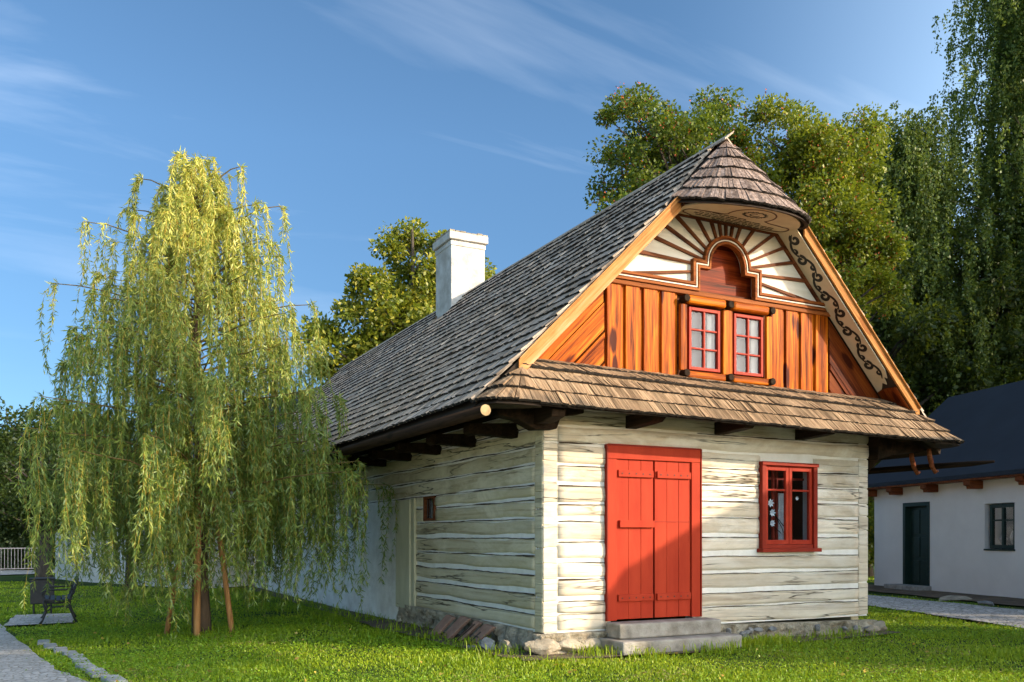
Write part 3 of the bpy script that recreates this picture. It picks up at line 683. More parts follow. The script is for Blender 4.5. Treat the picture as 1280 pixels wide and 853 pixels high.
# ridge boards
mb = MB()
mb.hexa([(RX-.13, -.14, RZ-.08), (RX+.005, -.14, RZ+.03), (RX+.005, YEND, RZ+.03), (RX-.13, YEND, RZ-.08)], [(RX-.13, -.14, RZ-.055), (RX+.005, -.16, RZ+.055), (RX+.005, YEND, RZ+.055), (RX-.13, YEND, RZ-.055)])
mb.hexa([(RX+.008, .0, RZ+.03), (RX+.14, .0, RZ-.08), (RX+.14, YEND, RZ-.08), (RX+.008, YEND, RZ+.03)], [(RX+.008, .0, RZ+.053), (RX+.14, .0, RZ-.057), (RX+.14, YEND, RZ-.057), (RX+.008, YEND, RZ+.053)])
mb.build('ridge_board', M['sh_side'], roof)
# skirt roof over the front wall
SX0, SX1 = -.46, 5.86
def ze(x): return 2.757-.0145*(x+1.04)
def surfS(u, t):
    x = SX0+u*(SX1-SX0)
    zm = 3.20-.019*(x-SX0); zt = 3.41-.012*(x-SX0)
    if t < .58: f = t/.58; return Vector((x, -.75+.39*f, ze(x)+(zm-ze(x))*f))
    f = (t-.58)/.42; return Vector((x, -.36+.38*f, zm+(zt-zm)*f))
NS = 5
def fan(cx, sgn):
    A = Vector((cx, -.36, 3.21-.019*(cx-SX0)))
    def f(u, t):
        # lower edge: from side eave round the corner to the front eave
        pts = [(-.58*sgn+cx, -.30), (-.585*sgn+cx, -.52), (-.50*sgn+cx, -.69), (-.30*sgn+cx, -.745), (cx, -.75)]
        q = u*4; k = min(int(q), 3); fr_ = q-k
        x = pts[k][0]*(1-fr_)+pts[k+1][0]*fr_; y = pts[k][1]*(1-fr_)+pts[k+1][1]*fr_
        E_ = Vector((x, y, ze(x)+.01)); return E_*(1-t)+A*t
    return f
skirt_m = MB()
for (xa, xb) in ((SX0, SX1),):
    skirt_m.hexa([(xa,-.66,ze(xa)+.01),(xb,-.66,ze(xb)+.01),(xb,-.34,2.97),(xa,-.34,3.08)], [(xa,-.735,ze(xa)-.004),(xb,-.735,ze(xb)-.004),(xb,-.36,3.06),(xa,-.36,3.18)])
    skirt_m.hexa([(xa,-.34,2.97),(xb,-.34,2.90),(xb,-.002,3.14),(xa,-.002,3.24)], [(xa,-.358,3.18),(xb,-.358,3.06),(xb,.02,3.31),(xa,.02,3.39)])
skirt = skirt_m.build('skirt_roof', M['deck'], farm)
def hull(pts, name, m, parent):
    bm = bmesh.new()
    for p_ in pts: bm.verts.new(p_)
    bmesh.ops.convex_hull(bm, input=bm.verts); me = bpy.data.meshes.new(name); bm.to_mesh(me); bm.free(); me.materials.append(m)
    o = bpy.data.objects.new(name, me); col.objects.link(o); o.parent = parent; return o
for (cx, sg) in ((SX0, 1), (SX1, -1)):
    f = fan(cx, sg); pts = []
    for u in (0, .25, .5, .75, 1):
        p_ = f(u, 0); pts += [p_-Vector((-.02*sg,-.01,.02)), p_-Vector((-.06*sg,-.06,.03))]
    pts += [Vector((cx, -.345, f(0,1).z-.04)), Vector((cx, -.345, 2.76))]
    hull(pts, 'corner_deck', M['deck'], skirt)
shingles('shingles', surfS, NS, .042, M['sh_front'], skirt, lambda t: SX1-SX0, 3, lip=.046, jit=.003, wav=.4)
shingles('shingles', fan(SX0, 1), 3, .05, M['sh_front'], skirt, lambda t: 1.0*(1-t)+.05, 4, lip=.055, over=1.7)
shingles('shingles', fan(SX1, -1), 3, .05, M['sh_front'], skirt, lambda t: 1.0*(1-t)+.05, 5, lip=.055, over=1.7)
# hood: a half cone over the gable top
def surfH(u, t):
    th = -PI/2+u*PI
    E_ = Vector((RX+(1.07 if th < 0 else 1.01)*math.sin(th), -.29-.63*max(0, math.cos(th))**1.25, 5.42-.13*math.cos(th)))
    A = Vector((RX, .0, RZ-.02)); tt = t
    p_ = E_*(1-tt)+A*tt
    return p_+Vector((0, 0, .012*math.sin(tt*PI)*abs(math.cos(th))-.03*math.sin(tt*PI)*abs(math.sin(th))**3))
hm = MB(); n_ = 24; vs = []; fs = []
for k in range(n_+1):
    for q in range(7): vs.append(surfH(k/n_, q/6*.985)-Vector((0, 0, .03)))
for k in range(n_):
    for q in range(6): a_ = k*7+q; fs.append((a_, a_+7, a_+8, a_+1))
# the rim hangs down
rim0 = len(vs)
for k in range(n_+1):
    p_ = surfH(k/n_, 0); c_ = Vector((RX, -.2, p_.z)); vs.append(p_+(c_-p_)*.06+Vector((0, .0, -.022)))
for k in range(n_): fs.append((rim0+k, rim0+k+1, (k+1)*7, k*7))
hood = mesh_obj('hood', vs, fs, M['deck'], farm)
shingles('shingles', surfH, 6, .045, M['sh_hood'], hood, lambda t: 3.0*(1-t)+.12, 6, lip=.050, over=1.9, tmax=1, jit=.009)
# hood soffit: flat cream board with half-oval outline
def soff_z(y): return 5.335+.10*(y+.0)   # slightly falling to the front
pts = [(RX+.91*math.sin(-PI/2+k/24*PI), -.28-.52*max(0, math.cos(-PI/2+k/24*PI))**1.2) for k in range(25)]
pts = [(RX-.91, .0)]+pts+[(RX+.91, .0)]
vs = [(x, y, soff_z(y)+.06) for x, y in pts]+[(x, y, soff_z(y)+.078) for x, y in pts]; n_ = len(pts)
hs = mesh_obj('hood_soffit', vs, [tuple(range(n_)), tuple(range(2*n_-1, n_-1, -1))]+[(k, k+n_, (k+1)%n_+n_, (k+1)%n_) for k in range(n_)], M['soffit'], hood)
# ink ribbons: width-varying strips on a plane
def ribbon(mb, pts, wd, place, h=.004):
    n = len(pts)
    L_, R_ = [], []
    for k in range(n):
        a_, b_ = pts[max(k-1, 0)], pts[min(k+1, n-1)]; dx_, dy_ = b_[0]-a_[0], b_[1]-a_[1]; l_ = math.hypot(dx_, dy_) or 1
        w2 = (wd[k] if isinstance(wd, list) else wd)/2
        L_.append((pts[k][0]-dy_/l_*w2, pts[k][1]+dx_/l_*w2)); R_.append((pts[k][0]+dy_/l_*w2, pts[k][1]-dx_/l_*w2))
    vs = [place(*q, 0) for q in L_]+[place(*q, 0) for q in R_]+[place(*q, h) for q in L_]+[place(*q, h) for q in R_]
    fs = []
    for k in range(n-1):
        fs += [(k, k+1, n+k+1, n+k), (2*n+k, 3*n+k, 3*n+k+1, 2*n+k+1), (k, 2*n+k, 2*n+k+1, k+1), (n+k, n+k+1, 3*n+k+1, 3*n+k)]
    mb.add(vs, fs)
def pl_soff(x, y, h): return (x, y, soff_z(y)+.059-h)
car = MB()
def arc(cx, cy, rx, ry, a0, a1, n=16): return [(cx+rx*math.cos(R(a0+(a1-a0)*k/n)), cy+ry*math.sin(R(a0+(a1-a0)*k/n))) for k in range(n+1)]
outl = [(RX-.62, -.07)]+arc(RX-.72, -.20, .10, .09, 100, 235, 8)+[(RX-.60, -.31), (RX-.32, -.34)]+arc(RX+.02, -.46, .32, .27, 160, 380, 18)+[(RX+.42, -.33), (RX+.62, -.31)]+arc(RX+.74, -.20, .11, .10, -110, 70, 8)+[(RX+.60, -.08), (RX+.40, -.055), (RX-.62, -.055)]
ribbon(car, outl, .020, pl_soff)
car.build('cartouche_outline', M['ink_brown'], hs)
wr = MB(); rnd = random.Random(11)
for row, (yy, xa, xb) in enumerate([(-.30, -.58, .14), (-.245, -.62, .30), (-.19, -.66, .66), (-.135, -.60, .62), (-.085, -.30, .58)]):
    x = RX+xa
    while x < RX+xb-.05:
        wl = rnd.uniform(.05, .15); k_ = int(wl/.008); pts = []
        for k in range(k_*3+2):
            f = k/3
            pts.append((x+f*.008+.002*math.sin(f*5), yy+.010*math.sin(f*3.1+row)+(-.014 if rnd.random() < .06 else 0)))
        ribbon(wr, pts, .0075, pl_soff, .003); x += wl+.022
wr.build('lettering', M['ink'], hs)
wre = MB(); pts = [(RX+.02+(.155+.014*math.sin(k*1.9))*math.cos(k*.18), -.52+(.095+.012*math.sin(k*1.9))*math.sin(k*.18)) for k in range(36)]
ribbon(wre, pts, .016, pl_soff)
for k in range(16):
    a_ = k*PI/8; ribbon(wre, [(RX+.02+.14*math.cos(a_), -.52+.085*math.sin(a_)), (RX+.02+.185*math.cos(a_+.15), -.52+.115*math.sin(a_+.15))], .010, pl_soff)
for a_ in (0, 1.05, 2.1): ribbon(wre, arc(RX+.02, -.52, .07, .045, 57*a_, 57*a_+150, 8), .012, pl_soff)
wre.build('wreath', M['ink'], hs)

# ---- barge boards and rake soffits
def strip(xa, xb, d0, d1, side):
    f = (lambda x, dz: (x, ZE+(x-EXL)*SLL+dz)) if side < 0 else (lambda x, dz: (x, ZER+(EXR-x)*SLR+dz))
    return [f(xa, d0), f(xb, d0), f(xb, d1), f(xa, d1)]
mb = MB(); mb.prism(strip(-.50, 1.70, -.004, -.205, -1), YB, YB+.03); mb.build('barge_board', M['barge'], farm, bevel=.004)
mb = MB(); mb.prism(strip(-.50, 1.66, .002, .014, -1), YB-.03, YB+.02); mb.build('barge_edge', M['barge'], farm)
mb = MB(); mb.prism(strip(3.70, 5.90, -.004, -.15, 1), YB, YB+.03); mb.build('barge_board', M['barge2'], farm, bevel=.004)
mb = MB(); mb.prism(strip(3.74, 5.90, .002, .014, 1), YB-.03, YB+.02); mb.build('barge_edge', M['barge2'], farm)
lowL = lambda x: ZE+(x-EXL)*SLL-.19
lowR = lambda x: ZER+(EXR-x)*SLR-.19
mb = MB(); mb.prism(strip(-.42, 1.78, -.165, -.19, -1), YB+.032, .0); mb.build('rake_soffit', M['brown'], farm)
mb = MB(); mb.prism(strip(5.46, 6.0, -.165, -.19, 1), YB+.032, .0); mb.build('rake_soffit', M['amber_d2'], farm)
pts = [(3.50, -.325), (5.24, -.325)]+[(5.30+.03*math.sin(k*1.5), -.325+.04*k) for k in range(1, 3)]+[(5.40, -.22), (5.37, -.17), (5.44, -.10), (5.47, 0), (3.50, 0)]
n_ = len(pts)
vs = [(x, y, lowR(x)) for x, y in pts]+[(x, y, lowR(x)+.022) for x, y in pts]
rsof = mesh_obj('rake_soffit', vs, [tuple(range(n_)), tuple(range(2*n_-1, n_-1, -1))]+[(k, k+n_, (k+1)%n_+n_, (k+1)%n_) for k in range(n_)], M['soffit'], farm)
c45 = math.hypot(1, SLR)
def pl_rake(s, q, h):   # s metres down the slope, q across
    x = 3.55+s/c45; n = Vector((-SLR, 0, -1)).normalized(); b_ = Vector((x, -q, lowR(x)))+n*(h+.0005); return tuple(b_)
sr = MB()
def spiral(cx, cy, r0, turns, a0, sgn, n=26, r1=.012):
    return [(cx+(r0+(r1-r0)*k/n)*math.cos(a0+sgn*turns*2*PI*k/n), cy+(r0+(r1-r0)*k/n)*math.sin(a0+sgn*turns*2*PI*k/n)) for k in range(n+1)]
s = .10; k = 0
while s < 2.35:
    sd = 1 if k % 2 == 0 else -1
    cy = .165+.045*sd
    sp = spiral(s+.08, cy, .082, 1.15, R(200 if sd > 0 else 160), sd)
    stem = [(s+.08+.070*math.cos(R(200 if sd > 0 else 160))+.24*f+.0*f, cy+.070*math.sin(R(200 if sd > 0 else 160))-sd*.12*math.sin(f*PI*.5)) for f in [q/8 for q in range(9)]]
    ribbon(sr, [(s+.08-.07+.02, cy)]*0+list(reversed(sp)), [.022+.026*math.sin(q/26*PI) for q in range(27)], pl_rake, .003)
    st = [(s+.0+.34*f, .165+.075*math.sin(f*PI)*(-sd)+.045*sd*(1-2*f)) for f in [q/12 for q in range(13)]]
    ribbon(sr, st, [.010+.026*math.sin(q/12*PI) for q in range(13)], pl_rake, .004)
    lf = spiral(s+.24, .165-.06*sd, .040, .7, R(180 if sd < 0 else 180), -sd, 14, .015)
    ribbon(sr, lf, [.010+.030*math.sin(q/14*PI) for q in range(15)], pl_rake, .005)
    s += .30; k += 1
sr.build('scrollwork', M['ink'], rsof)

# ---- gable wall
gw = MB(); gw.prism([(-.34, 3.22), (5.72, 3.2), (5.6, 3.32), (3.66, 5.30), (1.72, 5.30), (-.30, 3.34)], .16, .22)
gable = gw.build('gable_wall', M['brown'], farm)
gb = MB(); gb.prism([(-.36, 3.30), (.86, 3.30), (.86, 4.48)], .055, .09); gb.prism([(5.74, 3.2), (4.52, 3.2), (4.52, 4.36)], .055, .09); gb.box(.86, 4.52, .055, .09, 3.2, 4.5)
gb.build('gable_backing', M['brown'], gable)
rnd = random.Random(3)
for (xa, xb, n) in ((.865, 1.93, 4), (3.45, 4.52, 4)):
    w_ = (xb-xa)/n
    for k in range(n):
        b = MB(); b.box(xa+k*w_+.005, xa+(k+1)*w_-.055, -.005-rnd.uniform(0, .008), .05, 3.28, 4.42); b.build('gable_board', M['amber'], gable, bevel=.006)
        b = MB(); b.box(xa+(k+1)*w_-.050, xa+(k+1)*w_-.002, .022, .05, 3.28, 4.42); b.build('gable_board', M['amber'], gable, bevel=.003)
# diagonal boards, parallel to the roof slopes
def clip_poly(poly, a, b, c):   # keep a*x+b*z <= c
    o = []
    for i in range(len(poly)):
        p, q = poly[i], poly[(i+1) % len(poly)]; dp, dq = a*p[0]+b*p[1]-c, a*q[0]+b*q[1]-c
        if dp <= 0: o.append(p)
        if dp*dq < 0: f_ = dp/(dp-dq); o.append((p[0]+(q[0]-p[0])*f_, p[1]+(q[1]-p[1])*f_))
    return o
def diag(side):
    for k, (d0, d1, yy) in enumerate([(.19, .46, .03), (.47, .80, .01), (.83, .90, -.005), (.91, 1.17, .012), (1.20, 1.27, -.005), (1.28, 1.6, .012)]):
        if side < 0:
            q = [(-.6, ZE+(-.6-EXL)*SLL-d1), (.84, ZE+(.84-EXL)*SLL-d1), (.84, ZE+(.84-EXL)*SLL-d0), (-.6, ZE+(-.6-EXL)*SLL-d0)]
            q = clip_poly(q, 0, -1, -3.30); q = clip_poly(q, 0, 1, 4.44)
        else:
            q = [(4.54, ZER+(EXR-4.54)*SLR-d1), (6.0, ZER+(EXR-6.0)*SLR-d1), (6.0, ZER+(EXR-6.0)*SLR-d0), (4.54, ZER+(EXR-4.54)*SLR-d0)]
            q = clip_poly(q, 0, -1, -3.24)
        if len(q) > 2:
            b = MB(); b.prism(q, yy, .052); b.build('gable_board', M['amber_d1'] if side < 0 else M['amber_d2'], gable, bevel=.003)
diag(-1); diag(1)
mb = MB(); mb.box(.86, 4.53, -.03, .05, 4.40, 4.455); mb.build('gable_beam', M['orange_trim'], gable, bevel=.006)
# white sunburst panel with stepped arch
arcp = [(2.69+.36*math.cos(R(180-180*k/20)), 4.84+.36*math.sin(R(180-180*k/20))) for k in range(21)]
path = [(.86, 4.545), (2.15, 4.545), (2.15, 4.84)]+arcp+[(3.23, 4.84), (3.23, 4.545), (4.40, 4.545)]
pan = path[:]; pan[0] = (1.0, 4.545); pan[-1] = (4.34, 4.545)
panel = MB(); panel.prism(pan+[(3.53, 5.415), (1.85, 5.415)], .012, .13); sb = panel.build('sunburst_panel', M['white_board'], gable)
def offs(path, d):
    o = []
    n = len(path)
    for k in range(n):
        def nr(a_, b_):
            dx_, dz_ = b_[0]-a_[0], b_[1]-a_[1]; l_ = math.hypot(dx_, dz_); return (dz_/l_, -dx_/l_)
        n0 = nr(path[max(k-1, 0)], path[max(k, 1)]); n1 = nr(path[min(k, n-2)], path[min(k+1, n-1)])
        mx_, mz_ = n0[0]+n1[0], n0[1]+n1[1]; dd = (mx_*n0[0]+mz_*n0[1]) or 1
        o.append((path[k][0]+d*mx_/dd, path[k][1]+d*mz_/dd))
    return o
def mould(name, d0, d1, y0, m):
    A_, B_ = offs(path, d0), offs(path, d1); n = len(path); vs = []; fs = []
    for (q, yy) in ((A_, y0), (B_, y0), (B_, .03), (A_, .03)): vs += [(x, yy, z) for x, z in q]
    for k in range(n-1):
        for r_ in range(4): fs.append((r_*n+k, r_*n+k+1, ((r_+1)%4)*n+k+1, ((r_+1)%4)*n+k))
    fs += [(0, n, 2*n, 3*n), (n-1, 2*n-1, 3*n-1, 4*n-1)]
    return mesh_obj(name, vs, fs, m, sb)
mould('moulding', -.020, .012, -.055, M['orange_trim']); mould('moulding', .013, .030, -.040, M['brown']); mould('moulding_line', .031, .044, -.048, M['white_board'])
mould('moulding', .045, .058, -.040, M['brown']); mould('moulding', .059, .085, -.052, M['orange_trim'])
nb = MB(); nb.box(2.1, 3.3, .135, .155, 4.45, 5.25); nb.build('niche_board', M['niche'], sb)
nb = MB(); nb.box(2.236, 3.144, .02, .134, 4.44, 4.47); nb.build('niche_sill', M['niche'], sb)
rays = MB()
def ray(ang, r0=.395):
    dx_, dz_ = math.sin(R(ang)), math.cos(R(ang)); cx_, cz_ = 2.69, 4.79
    # extent to the border
    best = 9
    if dz_ > 0: best = min(best, (5.40-cz_)/dz_)
    for sgn_ in (-1, 1):   # slope border x = 2.69 + sgn*(.86 + (5.4-z)*.95)
        den = dx_*sgn_+.95*dz_
        if den > 0: best = min(best, (.84+(5.4-cz_)*.95)/den)
    st = r0
    if cz_+dz_*.40 < 4.865: st = .562/abs(dx_)
    nx_, nz_ = dz_*.017, -dx_*.017
    a_ = (cx_+dx_*st, cz_+dz_*st); b_ = (cx_+dx_*best, cz_+dz_*best)
    k = 1.35
    rays.prism([(a_[0]-nx_*.85, a_[1]-nz_*.85), (b_[0]-nx_*k, b_[1]-nz_*k), (b_[0]+nx_*k, b_[1]+nz_*k), (a_[0]+nx_*.85, a_[1]+nz_*.85)], -.018, .011)
for a_ in (0, 10.5, 22, 38, 54, 66, 77, 88, 99): 
    ray(a_); 
    if a_: ray(-a_)
rays.build('sun_ray', M['brown'], sb)
bd = MB(); bd.box(1.84, 3.54, -.03, .011, 5.375, 5.415)
bd.prism([(3.50, 5.40), (3.54, 5.42), (4.46, 4.46), (4.41, 4.46)], -.025, .011); bd.prism([(1.88, 5.40), (1.84, 5.42), (.92, 4.46), (.97, 4.46)], -.025, .011)
bd.build('border_strip', M['brown'], sb)
# beams and knobs around the two gable windows
def rbeam(p, q, r): 
    b = MB(); b.tube([p, q], r, 10); return b
for (xa, xb) in ((2.02, 2.63), (2.75, 3.36)):
    mb = MB(); mb.box(xa, xb, -.095, .0, 4.275, 4.385); mb.build('gable_beam', M['amber_x'], gable, bevel=.03)
    mb = MB(); mb.box(xa, xb, -.085, .0, 3.345, 3.435); mb.build('gable_beam', M['amber_x'], gable, bevel=.02)
for xc, wv in ((1.985, .05), (2.69, .075), (3.395, .05)):
    mb = MB(); mb.box(xc-wv, xc+wv, -.045, .0, 3.44, 4.27); mb.build('gable_post', M['amber'], gable, bevel=.006)
    for zc in (4.33, 3.40):
        mb = MB(); mb.tube([(xc, .0, zc), (xc, -.115, zc)], .048, 8); mb.build('beam_end', M['dark_wood'], gable, bevel=.008)
for (xa, xb) in ((2.078, 2.575), (2.805, 3.298)):
    za, zb = 3.462, 4.25; M.setdefault('gable_curtain', simple('grey_curtain', (.20,.19,.17), (.30,.285,.25), 4, .9, 0))
    f = MB(); f.box(xa, xa+.038, -.03, .02, za, zb); f.box(xb-.038, xb, -.03, .02, za, zb); f.box(xa+.038, xb-.038, -.03, .02, za, za+.04); f.box(xa+.038, xb-.038, -.03, .02, zb-.04, zb)
    f.box((xa+xb)/2-.014, (xa+xb)/2+.014, -.022, .015, za+.04, zb-.04)
    for k in (1, 2): zc = za+.04+k*(zb-za-.08)/3; f.box(xa+.038, xb-.038, -.019, .013, zc-.011, zc+.011)
    gwn = f.build('window', M['window_red'], gable, bevel=.004)
    g_ = MB(); g_.box(xa+.03, xb-.03, .002, .005, za+.03, zb-.03); g_.build('pane', M['glass_g'], gwn)
    g_ = MB()
    for k in range(12):
        p_, q_ = xb-.16+k*.012, xb-.16+(k+1)*.012; g_.add([(p_, .03+.004*(k%2), za), (q_, .03+.004*((k+1)%2), za), (q_, .03+.004*((k+1)%2), zb), (p_, .03+.004*(k%2), zb)], [(0,1,2,3)])
    g_.build('curtain', M['gable_curtain'], gwn)
    g_ = MB(); g_.box(xa+.02, xb-.02, .045, .054, za, zb); g_.build('window_reveal', simple('grey_blind', (.045,.05,.055), (.08,.085,.09), 2, .8, 0), gwn)

# ---- chimney on the roof
cb = MB(); cb.box(2.26, 3.03, 8.0, 8.85, 5.7, 7.53); ch = cb.build('chimney', M['chim'], roof, bevel=.012)
cb = MB(); cb.box(2.245, 3.045, 7.985, 8.865, 7.41, 7.50); cb.box(2.205, 3.085, 7.945, 8.905, 7.53, 7.68); cb.build('chimney_cap', M['chim'], ch, bevel=.012)
rnd = random.Random(5); cb = MB()
for k in range(7):
    for q in range(7):
        xx = 2.215+k*.125; yy = 7.955+q*.137; h = rnd.uniform(.015, .06); cb.box(xx, xx+.115, yy, yy+.127, 7.675, 7.68+h)
cb.build('chimney_rim', M['rock_w'], ch, bevel=.006)

# ---- eave timbers and gutters
mb = MB()
for k in range(14):
    y = .62+k*1.22
    b = MB(); b.prism([(-.66, 2.70), (-.66, 2.60), (-.60, 2.56), (-.54, 2.58), (.02, 2.56), (.02, 2.74)], y, y+.17); b.build('rafter_end', M['dark_wood'], farm, bevel=.008)
for x in (1.12, 2.48, 3.86):
    b = MB(); b.prism([(-.63, 2.80), (-.62, 2.735), (-.56, 2.69), (-.42, 2.68), (-.02, 2.665), (-.02, 2.82)], x, x+.16, 'yz'); b.build('rafter_end', M['dark_wood'], farm, bevel=.008)
b = MB(); b.prism([(-.70, 2.74), (-.68, 2.69), (-.45, 2.66), (-.22, 2.56), (.06, 2.58), (.12, 2.73), (.42, 2.78), (.42, 2.86), (-.6, 2.86)], -.22, -.04); b.build('corner_bracket', M['dark_wood'], farm, bevel=.015)
b = MB(); b.prism([(-.64, 2.74), (-.62, 2.66), (-.38, 2.62), (-.04, 2.62), (-.04, 2.8), (-.5, 2.8)], -.24, -.07, 'yz'); b.build('rafter_end', M['dark_wood'], farm, bevel=.012)
b = MB(); b.prism([(5.27, 2.44), (5.62, 2.53), (6.15, 2.58), (6.3, 2.64), (5.27, 2.78)], -.18, .02); b.build('corner_bracket', M['dark_wood'], farm, bevel=.012)
b = MB(); b.prism([(5.265, 2.10), (5.36, 2.10), (6.0, 2.60), (5.265, 2.60)], .30, .44); b.build('eave_brace', M['dark_wood'], farm, bevel=.01)
for k in range(1, 12):
    y = .5+k*1.4; b = MB(); b.prism([(5.27, 2.50), (6.05, 2.52), (6.1, 2.62), (5.27, 2.74)], y, y+.15); b.build('rafter_end', M['dark_wood'], farm)
b = MB(); b.box(-.0, .15, .16, 17.0, 2.865, 3.3); b.box(5.1, 5.25, .16, 17.0, 2.865, 3.3); b.build('wall_plate', M['dark_wood'], farm)
b = MB(); b.tube([(-1.075, -.72, 2.655), (-1.075, 4, 2.665), (-1.075, 17.2, 2.66)], [.062, .066, .07], 14); gut = b.build('log_gutter', M['dark_wood'], farm, True)
b = MB(); b.tube([(-1.075, -.724, 2.655), (-1.075, -.719, 2.655)], .058, 18); b.build('cut_end', simple('end_grain', (.34,.22,.10), (.52,.38,.19), 14, .8, .2), gut)
b = MB()
b.tube([(6.28, -1.22, 2.375), (6.28, -.9, 2.37), (6.28, -.3, 2.375), (6.28, 2, 2.39), (6.28, 8, 2.40)], [.018, .038, .045, .055, .06], 10); b.build('log_gutter', M['dark_wood'], farm, True)
for y in (-.26, .04):
    b = MB(); b.tube([(6.22, y, 2.62), (6.20, y-.03, 2.50), (6.22, y-.05, 2.38), (6.28, y-.06, 2.29), (6.33, y-.06, 2.31)], [.030, .036, .034, .030, .018], 8); b.build('gutter_hook', M['eave_brown'], farm, True)

# ------------------------------------------------------------------ steps, rocks, slabs
st = thing('stone_steps', 'two worn concrete steps below the red double door', 'steps', (1.6, -.3, 0))
def sbox(name, x0, x1, y0, y1, z0, z1, m, par, bv=.02, amp=.012):
    o = par.location; b = MB()
    nx_ = 14
    for k in range(nx_):
        pass
    b.box(x0-o.x, x1-o.x, y0-o.y, y1-o.y, z0-o.z, z1-o.z); return b.build(name, m, par, bevel=bv)
sbox('step', .80, 2.30, -.38, -.075, .170, .345, M['conc'], st)
sbox('step', .70, 2.44, -.60, -.04, .01, .165, M['conc'], st)
for k, (y, tilt, w_, h_, lab, lean) in enumerate([(2.42, .12, .24, .36, 'wide brown sandstone slab leaning on the plinth, farthest from the house corner', .33),
        (2.02, .22, .26, .38, 'tallest brown sandstone slab leaning on the plinth, second from the left', .32),
        (1.66, .26, .14, .36, 'narrow grooved brown slab leaning on the plinth between two wide slabs', .28),
        (1.28, .22, .26, .34, 'reddish brown slab with a dark cross shaped mark leaning nearest the corner', .30)]):
    n_ = 6; mb = MB()
    lo = [(-lean-.0, -w_/2, -.04), (-lean-.0, w_/2, -.04), (-lean+.07, w_/2, -.04), (-lean+.07, -w_/2, -.04)]
    hi = [(-.02, -w_/2-tilt, h_-.05), (-.02, w_/2-tilt, h_-.03), (.045, w_/2-tilt, h_-.03), (.045, -w_/2-tilt, h_-.05)]
    mb.hexa(lo, hi); o = mb.build('sandstone_slab', M['slab'], None, bevel=.012); o.location = (-.18, y, -.05)
    tag(o, lab, 'slab', 'slabs leaning on the plinth')
    if k == 3:
        mk = MB(); L0, L1 = Vector((-lean, 0, -.04)), Vector((-.02, -tilt, h_-.04)); nrm = Vector((-.85, 0, .5))
        a_ = L0.lerp(L1, .35)+nrm*.006; b_ = L0.lerp(L1, .75)+nrm*.006; c_ = L0.lerp(L1, .58)+nrm*.006
        mk.tube([a_, b_], .009, 5); mk.tube([c_+Vector((0,-.06,0)), c_+Vector((0,.06,0))], .008, 5); mk.build('carved_mark', M['iron'], o)
    if k == 2:
        mk = MB()
        for q in (-.03, .03):
            a_ = Vector((-lean, q, 0)).lerp(Vector((-.02, q-tilt, h_-.04)), .2)+Vector((-.004,0,.002)); b_ = Vector((-lean, q, 0)).lerp(Vector((-.02, q-tilt, h_-.04)), .9)+Vector((-.004,0,.002)); mk.tube([a_, b_], .007, 5)
        mk.build('groove', M['inside'], o)
for k, (c_, r_, m_, lab) in enumerate([((-.42,.62,.06),(.10,.14,.10),'rock','dark grey fractured rock lying left of the house corner'), ((-.30,.34,.05),(.10,.12,.10),'rock_w','small pale rock between the dark rock and the house corner'),
        ((-.50,.95,.0),(.08,.10,.05),'rock','low flat grey rock in the grass before the leaning slabs'), ((12.1,3.7,.02),(.38,.30,.09),'rock_w','broad flat boulder in the dirt before the white cottage'), ((11.6,2.6,.0),(.25,.22,.07),'rock','low dark stone beside the cobbled path near the white cottage')]):
    vs, fs = rock_mesh((0,0,0), r_, k+90, 3); o = mesh_obj('rock', vs, fs, M[m_]); o.location = c_; tag(o, lab, 'rock')
# kerb stones by the left path
rnd = random.Random(21)
for k in range(9):
    f = k/8; y = .3+5.6*f; x = -4.50-.62*f-.05*math.sin(k); L_ = .50*rnd.uniform(.8, 1.1)
    b = MB(); b.hexa([(-.10,-L_/2,-.1),(.09,-L_/2,-.1),(.10,L_/2,-.1),(-.09,L_/2,-.1)], [(-.09,-L_/2+.02,.05),(.08,-L_/2+.01,.045),(.09,L_/2-.02,.05),(-.08,L_/2-.01,.055)])
    o = b.build('kerb_stone', M['kerb'], None, bevel=.02); o.location = (x, y, gz(x, y)-.015); o.rotation_euler = (0, 0, R(7+rnd.uniform(-6, 6)))
    tag(o, 'rough pale kerb stone sunk in the grass along the left path edge', 'kerb stone', 'kerb stones along the left path')

# twig with white paper blossoms inside the cottage window
tw = thing('blossom_twig', 'twig with white blossoms standing inside the red ground floor window', 'twig', (3.7, .07, 1.26))
b = MB(); b.tube([(-.38,.0,.75),(-.22,.0,.52),(-.05,.0,.34),(.18,.0,.12),(.3,.0,.02)], .006, 5); b.tube([(-.36,.0,.35),(-.1,.0,.22),(.2,.0,.0)], .005, 5); b.tube([(-.15,0,.45),(.02,0,.22),(.1,0,.0)], .005, 5); b.build('stem', M['dark_wood'], tw)
for (xx, zz_, r_) in [(-.36,.78,.05), (-.20,.55,.06), (-.17,.42,.055), (-.17,.28,.05), (.06,.36,.06), (.12,.28,.055), (.0,.12,.045), (.27,.62,.03), (-.36,.45,.03)]:
    b = MB()
    for k in range(7):
        a_ = k*2*PI/7; c_, s_ = math.cos(a_), math.sin(a_)
        b.add([(xx, -.012, zz_), (xx+c_*r_*.6-s_*r_*.25, -.02, zz_+s_*r_*.6+c_*r_*.25), (xx+c_*r_, -.028, zz_+s_*r_), (xx+c_*r_*.6+s_*r_*.25, -.02, zz_+s_*r_*.6-c_*r_*.25)], [(0,1,2,3)])
    b.build('blossom', M['petal'], tw)

# ------------------------------------------------------------------ white cottage on the right
rot = math.atan2(-.962, -.273)     # local +x runs along the front wall towards the viewer
cot = thing('white_cottage', 'white plastered cottage with dark blue roof and brown eave, right of the log house', 'house', (15.12, 8.385, 0), rot)
